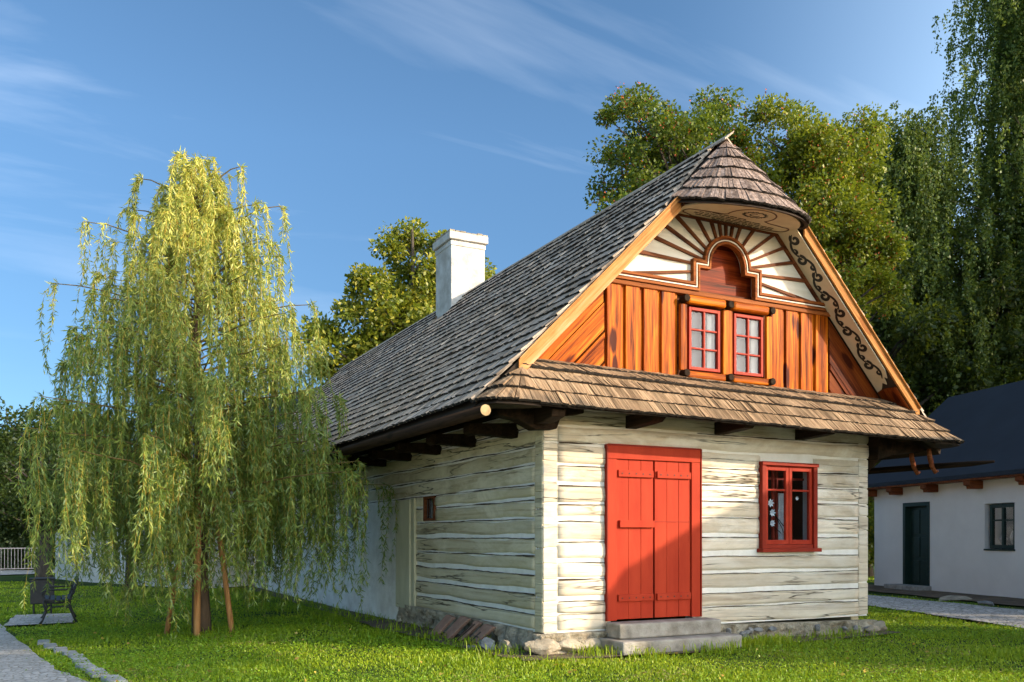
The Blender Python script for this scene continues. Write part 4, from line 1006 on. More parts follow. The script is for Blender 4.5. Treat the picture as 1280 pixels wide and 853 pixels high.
# local: x along wall (0 at far corner), y = to the left of +x -> inward
b = MB(); L_ = 11.0
b.box(0, 1.28, 0, .25, -.2, 2.9); b.box(2.34, 4.26, 0, .25, -.2, 2.9); b.box(5.18, L_, 0, .25, -.2, 2.9); b.box(1.28, 2.34, 0, .25, 2.25, 2.9); b.box(4.26, 5.18, 0, .25, -.2, 1.08); b.box(4.26, 5.18, 0, .25, 2.12, 2.9)
b.box(0, .25, .25, 5, -.2, 2.9); b.box(.25, L_, 4.75, 5, -.2, 2.9); b.box(L_-.25, L_, .25, 4.75, -.2, 2.9)
b.build('wall', M['plaster_new'], cot)
b = MB(); b.prism([(0.02, 2.9), (4.98, 2.9), (2.5, 5.1)], .02, .2, 'yz'); b.prism([(0.02, 2.9), (4.98, 2.9), (2.5, 5.1)], L_-.2, L_-.02, 'yz'); b.build('gable', M['plaster_new'], cot)
b = MB(); e0 = -.42
b.hexa([(-.25,e0,2.70),(L_+.3,e0,2.70),(L_+.3,2.5,5.22),(-.25,2.5,5.22)], [(-.25,e0,2.80),(L_+.3,e0,2.80),(L_+.3,2.5,5.34),(-.25,2.5,5.34)])
b.hexa([(-.25,2.5,5.22),(L_+.3,2.5,5.22),(L_+.3,5.42,2.70),(-.25,5.42,2.70)], [(-.25,2.5,5.34),(L_+.3,2.5,5.34),(L_+.3,5.42,2.80),(-.25,5.42,2.80)])
b.build('roof', M['slate'], cot)
b = MB(); x = -.2
while x < L_+.2: b.box(x, min(x+1.02, L_+.25), e0+.03, -.02, 2.66, 2.698); x += 1.035
b.build('eave_board', M['eave_brown'], cot, bevel=.004)
for x in (-.08, 1.05, 2.45, 4.0, 5.6, 7.2, 8.8, 10.4):
    b = MB(); b.prism([(-.36, 2.655), (-.36, 2.56), (-.28, 2.53), (-.27, 2.47), (.0, 2.47), (.0, 2.655)], x, x+.22, 'yz'); b.build('rafter_end', M['eave_brown'], cot, bevel=.01)
b = MB(); b.box(1.28, 1.38, -.02, .22, .04, 2.25); b.box(2.24, 2.34, -.02, .22, .04, 2.25); b.box(1.38, 2.24, -.02, .22, 2.15, 2.25); b.box(1.38, 2.24, .13, .18, .04, 2.15)
dd = b.build('door', M['green_paint'], cot, bevel=.005)
b = MB()
for (za, zb) in ((.2,.75), (.85,1.35), (1.45,2.05)): b.box(1.5, 1.78, .11, .13, za, zb); b.box(1.86, 2.14, .11, .13, za, zb)
b.build('door_panel', M['green_paint'], dd, bevel=.006)
b = MB(); b.tube([(2.16,.13,1.05), (2.16,.07,1.05), (2.06,.07,1.05)], .012, 6); b.build('handle', M['iron'], dd)
b = MB(); b.box(4.36, 4.44, .05, .13, 1.10, 2.10); b.box(5.08, 5.16, .05, .13, 1.10, 2.10); b.box(4.44, 5.08, .05, .13, 2.02, 2.10); b.box(4.44, 5.08, .05, .13, 1.10, 1.18); b.box(4.73, 4.79, .05, .13, 1.18, 2.02); b.box(4.44, 4.73, .06, .12, 1.72, 1.755); b.box(4.79, 5.08, .06, .12, 1.72, 1.755); b.box(4.26, 5.20, -.03, .05, 1.05, 1.09)
ww = b.build('window', M['green_paint'], cot, bevel=.005)
b = MB(); b.box(4.42, 5.1, .085, .089, 1.16, 2.04); b.build('pane', M['glass'], ww)
b = MB(); b.box(4.2, 5.3, .5, .52, 1.0, 2.2); b.build('window_reveal', M['inside'], ww)
b = MB(); b.tube([(4.6,.2,1.2), (4.6,.2,1.32), (4.6,.2,1.38), (4.6,.2,1.5)], [.04,.09,.05,.03], 8); b.tube([(4.95,.2,1.2), (4.95,.2,1.35), (4.95,.2,1.5)], [.06,.10,.05], 8); b.build('sill_pot', simple('pale_pottery', (.35,.30,.24), (.5,.42,.34), 5, .6, 0), ww)
cs = thing('door_step', 'single grey stone step below the dark green door', 'step', (14.6, 6.5, 0), rot)
b = MB(); b.box(-.66, .62, -.48, -.0, -.05, .13); b.build('step_block', M['kerb'], cs, bevel=.015)
cs.location = (15.12-.273*1.8+.0, 8.385-.962*1.8, 0)

# rough picket fence between the houses
fn = thing('picket_fence', 'dark brown board fence between the log house and the white cottage', 'fence', (15.3, 9.2, 0), R(-40))
for k in range(9):
    b = MB(); x = -2.6+k*.32; h = 1.45; b.prism([(x, .02), (x+.26, .02), (x+.26, h-.05), (x+.13, h+.06), (x, h-.05)], -.02, .02); b.build('picket', M['fence_wood'], fn)
b = MB(); b.box(-2.6, .25, .022, .07, .35, .45); b.box(-2.6, .25, .022, .07, 1.05, 1.15); b.build('rail', M['fence_wood'], fn)

# ------------------------------------------------------------------ white barn behind the willow
br_ = thing('barn', 'long white plastered barn with dark slate roof behind the weeping willow', 'barn', (-1.75, 17.4, -.2), math.atan2(.964, -.267))
# local x along its front wall going away, local y to the left of it (negative = inward, east)
b = MB(); b.box(0, 12.6, -10, 0, -.1, 2.75); b.build('wall', M['plaster'], br_)
b = MB(); b.prism([(0, 2.75), (-10, 2.75), (-5, 6.3)], .05, 12.55, 'yz'); b.build('gable', M['plaster'], br_)
b = MB()
b.hexa([(-.3,.4,2.6),(12.9,.4,2.6),(12.9,-5,6.4),(-.3,-5,6.4)], [(-.3,.4,2.72),(12.9,.4,2.72),(12.9,-5,6.54),(-.3,-5,6.54)])
b.hexa([(-.3,-5,6.4),(12.9,-5,6.4),(12.9,-10.4,2.6),(-.3,-10.4,2.6)], [(-.3,-5,6.54),(12.9,-5,6.54),(12.9,-10.4,2.72),(-.3,-10.4,2.72)]); b.build('roof', M['slate'], br_)
for x in (4.0, 8.5):
    b = MB(); b.box(x, x+.8, .0, .03, 1.2, 2.0); o = b.build('window', M['dark_wood'], br_, bevel=.005); b = MB(); b.box(x+.07, x+.73, .031, .036, 1.27, 1.93); b.build('pane', M['glass'], o)


# ------------------------------------------------------------------ crowd barriers far left
def barrier_parts(root):
    b = MB(); b.tube([(0,0,.08),(0,0,1.05),(.04,0,1.1),(2.26,0,1.1),(2.3,0,1.05),(2.3,0,.08)], .024, 6); b.tube([(0,0,.18),(2.3,0,.18)], .02, 6); b.build('frame', M['metal'], root)
    b = MB()
    for k in range(1, 17): b.tube([(k*2.3/17,0,.18),(k*2.3/17,0,1.1)], .011, 5)
    b.build('bars', M['metal'], root)
    for x in (.25, 2.05): b = MB(); b.tube([(x,-.3,.02),(x,-.26,.06),(x,0,.12),(x,.26,.06),(x,.3,.02)], .018, 5); b.build('foot', M['metal'], root)
gz_ = lambda x, y: gz(x, y)
labs = ['metal crowd barrier at the far left, right one next to the tree trunk', 'metal crowd barrier at the far left edge of the picture', 'metal crowd barrier beyond the left edge path']
t0 = thing('crowd_barrier', labs[0], 'barrier', (-7.55, 36.6, -.24), R(14), 'crowd barriers across the far path'); barrier_parts(t0)
for k in (1, 2):
    r_ = t0.copy(); col.objects.link(r_); r_.location = (-7.55-k*2.32, 36.6-k*.58, -.24); r_['label'] = labs[k]
    for c_ in list(t0.children): d_ = c_.copy(); col.objects.link(d_); d_.parent = r_

# ------------------------------------------------------------------ bench and bin
bn = thing('park_bench', 'black park bench with curved cast iron ends beside the left path', 'bench', (-4.98, 9.75, gz(-4.98, 9.75)+.03), 0)
def bench_end(y):
    b = MB()
    b.tube([(-.30,y,.0),(-.26,y,.06),(-.20,y,.22),(-.24,y,.36),(-.22,y,.43)], [.022,.018,.018,.018,.02], 8)
    b.tube([(.30,y,.0),(.25,y,.10),(.18,y,.28),(.18,y,.42),(.24,y,.60),(.32,y,.80)], [.022,.018,.02,.022,.02,.016], 8)
    b.tube([(-.24,y,.40),(-.05,y,.37),(.19,y,.39)], .018, 8)
    b.tube([(-.20,y,.22),(-.1,y,.29),(.05,y,.31),(.18,y,.28)], .011, 6)
    return b.build('bench_end', M['iron'], bn, True)
def bench_arm(y):
    b = MB(); b.tube([(.25,y,.62),(.05,y,.61),(-.16,y,.61),(-.25,y,.58),(-.27,y,.52),(-.22,y,.46),(-.23,y,.41)], [.016,.016,.017,.016,.014,.013,.012], 8); return b.build('armrest', M['iron'], bn, True)
for y in (-.62, .62): bench_end(y); bench_arm(y)
b = MB()
for k in range(5): x = -.23+k*.095; b.box(x, x+.075, -.68, .68, .425-.012*(2-abs(k-2)), .45-.012*(2-abs(k-2)))
b.build('seat', M['iron'], bn, bevel=.006)
b = MB()
for k in range(4):
    f_ = .52+k*.075; x = .175+.11*(f_-.42)/.38+.02; b.hexa([(x,-.68,f_),(x+.025,-.68,f_),(x+.025,.68,f_),(x,.68,f_)], [(x+.025,-.68,f_+.06),(x+.05,-.68,f_+.06),(x+.05,.68,f_+.06),(x+.025,.68,f_+.06)])
b.build('backrest', M['iron'], bn, bevel=.005)
lb = thing('litter_bin', 'square black litter bin standing just behind the park bench', 'litter bin', (-5.28, 11.9, gz(-5.3, 11.9)))
b = MB(); b.hexa([(-.22,-.2,.22),(.22,-.2,.22),(.22,.2,.22),(-.22,.2,.22)], [(-.22,-.2,.72),(.22,-.2,.72),(.22,.2,.72),(-.22,.2,.72)]); b.build('bin_body', M['iron'], lb, bevel=.015)
b = MB(); b.box(-.24,.24,-.22,.22,.725,.75); b.build('bin_rim', M['iron'], lb, bevel=.01)
for x in (-.16, .16): b = MB(); b.tube([(x,0,-.02),(x,0,.25)], .02, 6); b.build('leg', M['iron'], lb)

# ------------------------------------------------------------------ foliage builders
def leaves_np(C, D, Ls, Ws, rs, bend=.0):
    """diamond leaves: base C (n,3), direction D (n,3), length, width"""
    n = len(C); D = D/np.maximum(np.linalg.norm(D, axis=1, keepdims=True), 1e-6)
    r = rs.normal(size=(n, 3)); Wd = np.cross(D, r); Wd /= np.maximum(np.linalg.norm(Wd, axis=1, keepdims=True), 1e-6)
    Ls = Ls[:, None]; Ws = Ws[:, None]
    N = np.cross(D, Wd)
    mid = C+D*Ls*.42+N*Ls*bend
    V = np.stack([C, mid+Wd*Ws*.5, C+D*Ls, mid-Wd*Ws*.5], 1).reshape(-1, 3)
    F = np.arange(4*n).reshape(-1, 4); return V, F
def trunk_mesh(mb, pts, rad, n=9): mb.tube(pts, rad, n)
def tree(name, label, cat, base, height, lobes, nclump, leaves_per, lsize, leafm, seed, tr=.22, crad=.55, barkm=None, berries=0, group=None, fork=.35, limb_r=.05, lean=(0,0), flat=.75, droop=0, straight=False):
    """lobes: (dx,dy,z,rx,rz) ellipsoids relative to base"""
    rs = np.random.RandomState(seed); rnd = random.Random(seed)
    root = thing(name, label, cat, base, 0, group)
    # clump centres
    wts = np.array([l[3]*l[3]*l[4] for l in lobes]); wts = wts/wts.sum(); C = []
    while len(C) < nclump:
        l = lobes[rs.choice(len(lobes), p=wts)]; d = rs.normal(size=3); d /= np.linalg.norm(d)
        r = rs.uniform(.25, 1.0)**.45
        C.append((l[0]+d[0]*r*l[3], l[1]+d[1]*r*l[3], l[2]+d[2]*r*l[4]))
    C = np.array(C)
    # trunk
    top = max(l[2]+l[4]*.55 for l in lobes); bark = barkm or M['bark']
    mb = MB(); tp = []; n_ = 9
    for k in range(n_+1):
        f = k/n_; tp.append(Vector((lean[0]*f+.12*math.sin(f*5+seed)*f, lean[1]*f+.12*math.cos(f*4+seed)*f, -.25+(top+.25)*f)))
    trr = [tr*(1.25 if k == 0 else 1)*(1-.82*(k/n_)) for k in range(n_+1)]
    mb.tube(tp, trr, 10); mb.build('trunk', bark, root, True)
    # limbs to every third clump
    mb = MB(); zmin = top*fork
    for k in range(0, nclump, 2):
        c = Vector(C[k]); zz = max(zmin, c.z-math.hypot(c.x, c.y)*rnd.uniform(.6, 1.1)-.3); f = min(.95, (zz+.25)/(top+.25)); q = f*n_; i_ = min(int(q), n_-1)
        s_ = tp[i_].lerp(tp[i_+1], q-i_); mid = s_.lerp(c, .5)+Vector((rnd.uniform(-.2,.2), rnd.uniform(-.2,.2), .12*(c-s_).length)); 
        r0 = min(trr[i_]*.55, limb_r*(1+.25*(c-s_).length)); mb.tube([s_, s_.lerp(mid, .5)+Vector((0,0,.03)), mid, c], [r0, r0*.75, r0*.5, r0*.18], 5, False)
    mb.build('branches', bark, root, True)
    # leaves, in sprays round each clump centre
    n = nclump*leaves_per; idx = np.repeat(np.arange(nclump), leaves_per)
    rad = crad*(rs.uniform(.6, 1.35, nclump))[idx][:, None]
    off = rs.normal(size=(n, 3)); off /= np.linalg.norm(off, axis=1, keepdims=True); off *= rad*(rs.uniform(0, 1, (n, 1))**.55); off[:, 2] *= flat
    P = C[idx]+off
    D = off/np.maximum(np.linalg.norm(off, axis=1, keepdims=True), 1e-5)*.7+rs.normal(size=(n, 3))*.6; D[:, 2] -= .25+droop
    Ls = lsize*rs.uniform(.65, 1.35, n); V, F = leaves_np(P, D, Ls, Ls*rs.uniform(.5, .75, n), rs, .06)
    np_obj('crown', V, F, leafm, root)
    if berries:
        bi = rs.choice(n, berries); Pb = P[bi]; Pb2 = np.repeat(Pb, 5, 0)+rs.normal(size=(berries*5, 3))*np.array([.045, .045, .06])
        Pb2 = C[np.repeat(idx[bi], 5)]+(Pb2-C[np.repeat(idx[bi], 5)])*1.08
        V, F = leaves_np(Pb2, rs.normal(size=(berries*5, 3)), np.full(berries*5, .05), np.full(berries*5, .05), rs, .2); o = np_obj('berries', V, F, M['berry'], root); o['kind'] = 'stuff'
    return root
def strands(starts, outd, length, up, a, step, rs, sway=.05, nseg=11):
    """hanging shoots: returns polyline points (m,nseg,3) and leaf positions"""
    m = len(starts); s = np.linspace(0, 1, nseg)[None, :]*length[:, None]
    ex = a[:, None]*(1-np.exp(-s/a[:, None]))
    ph = rs.uniform(0, 6, (m, 2))
    P = np.zeros((m, nseg, 3))
    P[:, :, 0] = starts[:, None, 0]+outd[:, None, 0]*ex+sway*np.sin(s*2.2+ph[:, :1])*s*.35
    P[:, :, 1] = starts[:, None, 1]+outd[:, None, 1]*ex+sway*np.sin(s*2.0+ph[:, 1:])*s*.35
    P[:, :, 2] = starts[:, None, 2]+up[:, None]*ex-(s-ex)
    return P, s
def strand_leaves(P, length, step, rs, ll, lw, side=.75, zmin=None):
    m, ns, _ = P.shape; cnt = np.maximum(3, (length/step).astype(int)); idx = np.repeat(np.arange(m), cnt)
    f = rs.uniform(.03, 1, len(idx))*(ns-1); k = np.minimum(f.astype(int), ns-2); fr_ = (f-k)[:, None]
    A_, B_ = P[idx, k], P[idx, k+1]; C = A_*(1-fr_)+B_*fr_; T = B_-A_; T /= np.maximum(np.linalg.norm(T, axis=1, keepdims=True), 1e-6)
    D = T*.55+rs.normal(size=C.shape)*side*.55; D[:, 2] -= .35
    Ls = ll*rs.uniform(.6, 1.25, len(C))
    if zmin is not None:
        ok = C[:, 2] > zmin+rs.uniform(0, .3, len(C)); C, D, Ls = C[ok], D[ok], Ls[ok]
    return leaves_np(C, D, Ls, Ls*lw, rs, .03)
def strand_twigs(P, r):
    m, ns, _ = P.shape; a = np.array([1, 0, 0])*r; b_ = np.array([-.5, .866, 0])*r; c_ = np.array([-.5, -.866, 0])*r
    tp = np.linspace(1, .3, ns)[None, :, None]
    V = np.stack([P+a*tp, P+b_*tp, P+c_*tp], 2).reshape(-1, 3)
    base = (np.arange(m)[:, None]*ns+np.arange(ns-1)[None, :]).ravel()*3; F = []
    for q in range(3): F.append(np.stack([base+q, base+(q+1)%3, base+3+(q+1)%3, base+3+q], 1))
    return V, np.concatenate(F)

# ------------------------------------------------------------------ weeping willow
WB = (-3.05, 5.25, -.12)
wil = thing('weeping_willow', 'young weeping willow with yellow green hanging shoots and three stakes', 'tree', WB)
rs = np.random.RandomState(42); rnd = random.Random(42)
WT = 7.0
tpts = [Vector((.02,0,-.2)), Vector((0,0,.6)), Vector((-.02,.02,1.6)), Vector((.0,.0,2.8)), Vector((-.06,.02,4.2)), Vector((-.04,.0,5.6)), Vector((-.10,0,7.0))]
mb = MB(); mb.tube(tpts, [.16, .125, .115, .09, .06, .035, .012], 12); mb.build('trunk', M['bark_w'], wil, True)
def wR(z):   # reach of the crown at height z, metres
    pts = [(1.7, 3.0), (2.4, 3.0), (3.2, 2.45), (4.0, 2.1), (4.8, 1.8), (5.6, 1.45), (6.3, .95), (6.9, .40), (7.3, .1)]
    for (a_, b_), (c_, d_) in zip(pts, pts[1:]):
        if z <= c_: return b_+(d_-b_)*max(0, (z-a_))/(c_-a_)
    return .15
def tat(z):
    for p_, q_ in zip(tpts, tpts[1:]):
        if z <= q_.z: return p_.lerp(q_, (z-p_.z)/(q_.z-p_.z))
    return tpts[-1]
limbs = []; mb = MB()
for k in range(150):
    z0 = 1.55+(6.85-1.55)*((k+.5)/150)**.9; az = k*2.399+rnd.uniform(-.3, .3); ru = rnd.random()
    z1 = z0+rnd.uniform(.15, .55); reach = wR(z1)*(.40+.60*ru**.7)
    rt = Vector((math.cos(27*PI/180), -math.sin(27*PI/180), 0)); d_ = Vector((math.cos(az), math.sin(az), 0))
    if z1 < 3.2: reach *= 1+.10*d_.dot(rt)
    s_ = tat(z0); pts = []
    for q in range(6):
        f = q/5; pts.append(s_+d_*reach*f+Vector((0, 0, (z1-z0)*(1.9*f-.95*f*f)+.02*math.sin(q*3+k))))
    r0 = .022*(1-.6*k/150); mb.tube(pts, [r0*(1-.75*q/5) for q in range(6)], 5, False); limbs.append((pts, d_, z1))
# three long stray shoots on the upper left and right
for (az, z0, reach, rise) in ((R(153), 4.6, 1.35, .75), (R(158), 4.1, 1.55, .45), (R(-25), 5.0, .85, .85), (R(-30), 4.8, .95, .3), (R(170), 5.1, .8, .7), (R(150), 2.9, 1.9, .5), (R(160), 2.2, 2.3, .3), (R(-20), 3.2, 1.5, .5), (R(-27), 2.2, 2.1, .6), (R(-10), 2.5, 1.9, .5), (R(-45), 2.4, 1.9, .5), (R(90), 6.3, .15, .9), (R(150), 5.9, 1.0, .6), (R(-28), 6.0, .9, .55), (R(165), 3.6, 1.9, .5), (R(155), 5.3, 1.7, 1.0), (R(147), 6.2, .9, .8), (R(-22), 5.6, 1.25, 1.0), (R(-35), 6.3, .7, .8), (R(160), 4.6, 2.1, .7), (R(-20), 4.4, 1.7, .7), (R(120), 6.6, .35, .8)):
    s_ = tat(z0); d_ = Vector((math.cos(az), math.sin(az), 0)); pts = [s_+d_*reach*q/5+Vector((0, 0, rise*(1.9*q/5-.95*(q/5)**2))) for q in range(6)]
    mb.tube(pts, [.02*(1-.14*q) for q in range(6)], 5, False); limbs.append((pts, d_, z0+rise))
mb.build('branches', M['branch_w'], wil, True)
ST, OD, LN, UP, AA = [], [], [], [], []
for (pts, d_, z1) in limbs:
    n_ = 21 if z1 < 3.6 else (13 if z1 < 5.0 else 7)
    for q in range(n_):
        f = (rnd.uniform(.25, 1.0) if q > 2 else rnd.uniform(.93, 1.0))*5; i_ = min(int(f), 4); p_ = pts[i_].lerp(pts[i_+1], f-i_)
        az = math.atan2(d_.y, d_.x)+rnd.gauss(0, .55); sp = rnd.uniform(.35, 1.0)
        low = rnd.uniform(.35, 1.5) if rnd.random() < .6 else rnd.uniform(.0, .6)
        mx_ = max(.5, min(3.1, p_.z-low)); ln = rnd.uniform(.6, 1.05)*mx_ if p_.z < 3.4 else rnd.uniform(.7, 1.9)
        ST.append(p_); OD.append((math.cos(az)*sp, math.sin(az)*sp)); LN.append(ln); UP.append(rnd.uniform(.1, .75)*(1 if p_.z > 3 else .7)); AA.append(rnd.uniform(.12, .34))
ST = np.array(ST); OD = np.array(OD); LN = np.array(LN); UP = np.array(UP); AA = np.array(AA)
P_, _ = strands(ST, OD, LN, UP, AA, .1, rs, .16, 12)
V, F = strand_leaves(P_, LN, .0165, rs, .105, .17, .85, .12); np_obj('crown', V, F, M['willow_leaf'], wil)
V, F = strand_twigs(P_, .0035); np_obj('shoots', V, F, M['twig'], wil)
for k, (bx, by, tx, ty, tz, lab) in enumerate([(-3.50, 5.85, -3.15, 5.42, 2.3, 'thin left stake leaning towards the willow trunk'), (-3.17, 4.78, -3.13, 4.86, 2.45, 'thick upright front stake tied to the willow trunk'), (-2.62, 4.95, -2.88, 5.15, 2.1, 'short right stake leaning towards the willow trunk')]):
    r_ = .042 if k != 1 else .05
    b = MB(); b.tube([(0,0,-.15), ((tx-bx)*.5, (ty-by)*.5, tz/2), (tx-bx, ty-by, tz)], [r_*1.05, r_, r_*.95], 10); o = b.build('tree_stake', M['stake'], None, True); o.location = (bx, by, gz(bx, by)-.02); tag(o, lab, 'stake', 'stakes round the willow')
b = MB(); b.tube([(-3.17,4.82,1.16), (-3.02,5.02,1.17), (-2.93,5.25,1.18), (-3.05,5.40,1.18), (-3.19,5.30,1.17), (-3.2,5.05,1.16), (-3.23,4.84,1.16)], .02, 6)
b.tube([(-3.35,5.5,1.15), (-3.1,5.25,1.17), (-2.75,5.1,1.14)], .018, 6); o = b.build('tree_tie', M['iron'], None); tag(o, 'black rubber tie holding the willow trunk to its stakes', 'tie')

# ------------------------------------------------------------------ other trees in view
G = 'broad leaved trees behind the houses'
def at(lat, dep):  # lateral/depth from the viewpoint to ground position
    x = .891*(lat-.36)+.454*(dep-10.23); y = -.454*(lat-.36)+.891*(dep-10.23); return x, y
sc_l = lambda L, k: [tuple(q*k for q in l) for l in L]
x, y = at(-5.83, 52)
tree('linden_tree', 'yellow green linden tree behind the white chimney', 'tree', (x, y, -.1), 20, sc_l([(0,0,10.9,1.6,2.0), (-1.6,-.4,9.4,1.4,1.4), (-2.9,0,7.9,1.1,1.3), (.2,0,8.0,2.2,2.2), (2.7,.6,11.2,1.0,1.7), (-1.6,0,6.4,2,1.5), (1.6,-.5,9.9,1.3,1.9), (-.3,0,12.3,.9,.8)], 1.54), 210, 230, .26, M['linden_leaf'], 5, .40, .95, group=G, limb_r=.06)
x, y = at(4.65, 24)
tree('rowan_tree', 'tall rowan tree with orange berries, left one behind the gable', 'tree', (x, y, 0), 14, sc_l([(0,0,12.9,2.9,3.0), (-2.3,0,11.3,1.7,2.6), (1.8,.4,15.0,2.2,2.0), (-1.6,0,14.8,1.6,1.6), (.6,0,9.8,3.0,2.6), (-2.8,-.5,9.4,1.3,1.4)], .8), 260, 330, .098, M['rowan_leaf'], 8, .24, .48, berries=1300, group=G)
x, y = at(8.15, 24)
tree('rowan_tree', 'rowan tree with yellowing leaves and berries above the right roof slope', 'tree', (x, y, 0), 14, sc_l([(0,0,12.8,2.0,3.0), (.9,0,14.7,1.8,1.8), (-1.2,0,14.6,1.5,1.8), (0,0,9.8,2.3,2.2), (1.4,-.3,11.0,1.7,2.2)], .8), 220, 330, .098, M['rowan_yellow'], 9, .22, .48, berries=1100, group=G)
x, y = at(8.6, 38)
tree('dark_tree', 'dark broad leaved tree filling the gap behind the right roof slope', 'tree', (x, y, 0), 16, [(0,0,10,4.5,4.5), (3,0,8,3.5,4)], 180, 150, .22, M['dark_leaf'], 10, .35, .9, group=G)
x, y = at(12.2, 31)
tree('maple_tree', 'dark spreading maple with forked trunk right of the gable', 'tree', (x, y, 0), 13, [(0,0,8.6,2.9,2.3), (2.2,0,7.2,2.4,2.2), (-1.6,0,6.6,2.0,2.2), (.5,0,4.6,2.6,1.6)], 150, 170, .17, M['dark_leaf'], 11, .36, .6, group=G, limb_r=.10, fork=.22)
x, y = at(17.5, 34)
tree('maple_tree', 'dark maple rising behind the dark blue cottage roof', 'tree', (x, y, 0), 15, [(0,0,9,4.2,4.2), (-2.5,0,7,3,3), (3,0,11,3.4,3.4)], 200, 170, .20, M['dark_leaf'], 12, .36, .8, group=G)
x, y = at(16.6, 36)
tree('bush', 'sunlit yellow green bush just above the cottage roof ridge', 'bush', (x, y, 0), 8, [(-1.2,0,4.6,1.7,1.6), (1.0,0,5.2,1.8,1.4)], 60, 140, .17, M['rowan_yellow'], 13, .12, .6)
x, y = at(11.5, 30.5)
tree('bush', 'green bush seen through the gap between the log house and the cottage', 'bush', (x, y, 0), 4, [(0,0,1.8,1.4,1.7), (1.2,0,1.4,1.2,1.2)], 50, 130, .14, M['rowan_leaf'], 15, .08, .5)
# birches with hanging shoots
def birch(label, lat, dep, H, rad, seed, nlimb, z0=.3, sk=1.0):
    x, y = at(lat, dep); root = thing('birch_tree', label, 'tree', (x, y, 0), 0, 'birches on the right')
    rs = np.random.RandomState(seed); rnd = random.Random(seed); mb = MB(); top = Vector((.2, 0, H))
    mb.tube([(0,0,-.2),(.05,.05,H*.3),(-.1,0,H*.6),(.1,0,H*.85),top], [.24,.19,.12,.06,.015], 10); mb.build('trunk', simple('birch_bark_'+str(seed), (.10,.09,.08), (.42,.40,.37), 6, .8, .4, stretch=(.5,.5,3)), root, True)
    mb = MB(); ST, OD, LN = [], [], []
    for k in range(nlimb):
        f = z0+(1-z0)*(k+.5)/nlimb; az = k*2.399; reach = rad*(math.sin(min(1, (f-z0)/(1-z0)*.95+.30)*PI*.84)**.55)*rnd.uniform(.35, 1.05)
        d_ = Vector((math.cos(az), math.sin(az), 0)); s_ = Vector((0, 0, H*f*.95)); rise = rnd.uniform(.3, 1.1)*(1.2 if f > .8 else 1)
        pts = [s_+d_*reach*q/5+Vector((0,0,rise*(2.0*q/5-.9*(q/5)**2))) for q in range(6)]
        mb.tube(pts, [.04*(1-.16*q)*(1.3-f) for q in range(6)], 5, False)
        for q in range(15):
            g_ = rnd.uniform(.15, 1)*5; i_ = min(int(g_), 4); ST.append(pts[i_].lerp(pts[i_+1], g_-i_)+Vector((rnd.gauss(0,.4), rnd.gauss(0,.4), rnd.gauss(0,.25)))); a2 = az+rnd.gauss(0, .9); OD.append((math.cos(a2)*.7, math.sin(a2)*.7)); LN.append(rnd.uniform(.9, 3.0)*sk)
    mb.build('branches', M['bark'], root, True)
    ST, OD, LN = np.array(ST), np.array(OD), np.array(LN); P_, _ = strands(ST, OD, LN, rs.uniform(.1, .7, len(ST)), rs.uniform(.15, .5, len(ST)), .1, rs, .10, 8)
    V, F = strand_leaves(P_, LN, .024, rs, .115, .68, 1.0)
    V = V.reshape(-1, 4, 3); V += rs.normal(size=(len(V), 1, 3))*np.array([.07, .07, .04]); V = V.reshape(-1, 3)
    np_obj('crown', V, F, M['birch_leaf'], root); return root
birch('tall weeping birch at the right edge, highest tree in the picture', 19.6, 33, 23.5, 5.0, 21, 190)
birch('weeping birch with rounded top between the rowan and the tallest birch', 14.5, 33, 16.9, 3.9, 22, 160, .25)
# left background
T = 'trees on the far left'
for k, (px_, dep, h, wd, lab) in enumerate([(-25.0, 44, 8.6, 1.5, 'slender pointed young tree at the left picture edge'), (-23.2, 44.5, 8.9, 1.3, 'slender pointed young tree, second from the left edge'), (-21.2, 44, 8.9, 1.8, 'bushy pointed young tree left of the willow crown')]):
    x, y = at(px_, dep)
    tree('young_tree', lab, 'tree', (x, y, -.24), h, [(0,0,h*.40,wd,h*.40), (0,0,h*.78,wd*.30,h*.24), (wd*.5,0,h*.62,wd*.3,h*.28), (-wd*.45,0,h*.60,wd*.3,h*.26), (0,0,h*.12,wd,h*.15)], 120, 130, .18, M['bush_leaf'], 30+k, .12, .38, group=T, flat=1.5)
x, y = at(-20.5, 50)
tree('dark_tree', 'broad dark tree at the far left behind the barriers', 'tree', (x, y, -.24), 8, [(0,0,3.6,3.5,3.6), (3.6,0,3.0,3,3.0), (-4.5,0,3.8,3.4,3.8), (7,0,3.4,3,3.4)], 230, 160, .2, M['dark_leaf'], 35, .3, .9, group=T, fork=.1)
x, y = at(-23, 44)
tree('dark_tree', 'dark tree beyond the left picture edge', 'tree', (x, y, -.24), 8, [(0,0,5,4,3.8)], 90, 160, .2, M['dark_leaf'], 36, .3, .9, group=T, fork=.1)
tree('plum_tree', 'small dark leafed tree whose trunk stands left of the bench, before the barn', 'tree', (-5.45, 25.8, -.24), 5.5, [(0,0,3.6,2.0,1.5), (.9,0,3.0,1.4,1.2)], 80, 170, .12, M['dark_leaf'], 37, .30, .5, group=T, fork=.35)
tree('plum_tree', 'small tree with thin trunk standing between bench and willow', 'tree', (-3.5, 14.3, -.18), 4.5, [(0,0,3.1,1.5,1.2), (-.8,0,2.7,1.2,.9)], 60, 170, .09, M['dark_leaf'], 38, .11, .42, group=T, fork=.45)
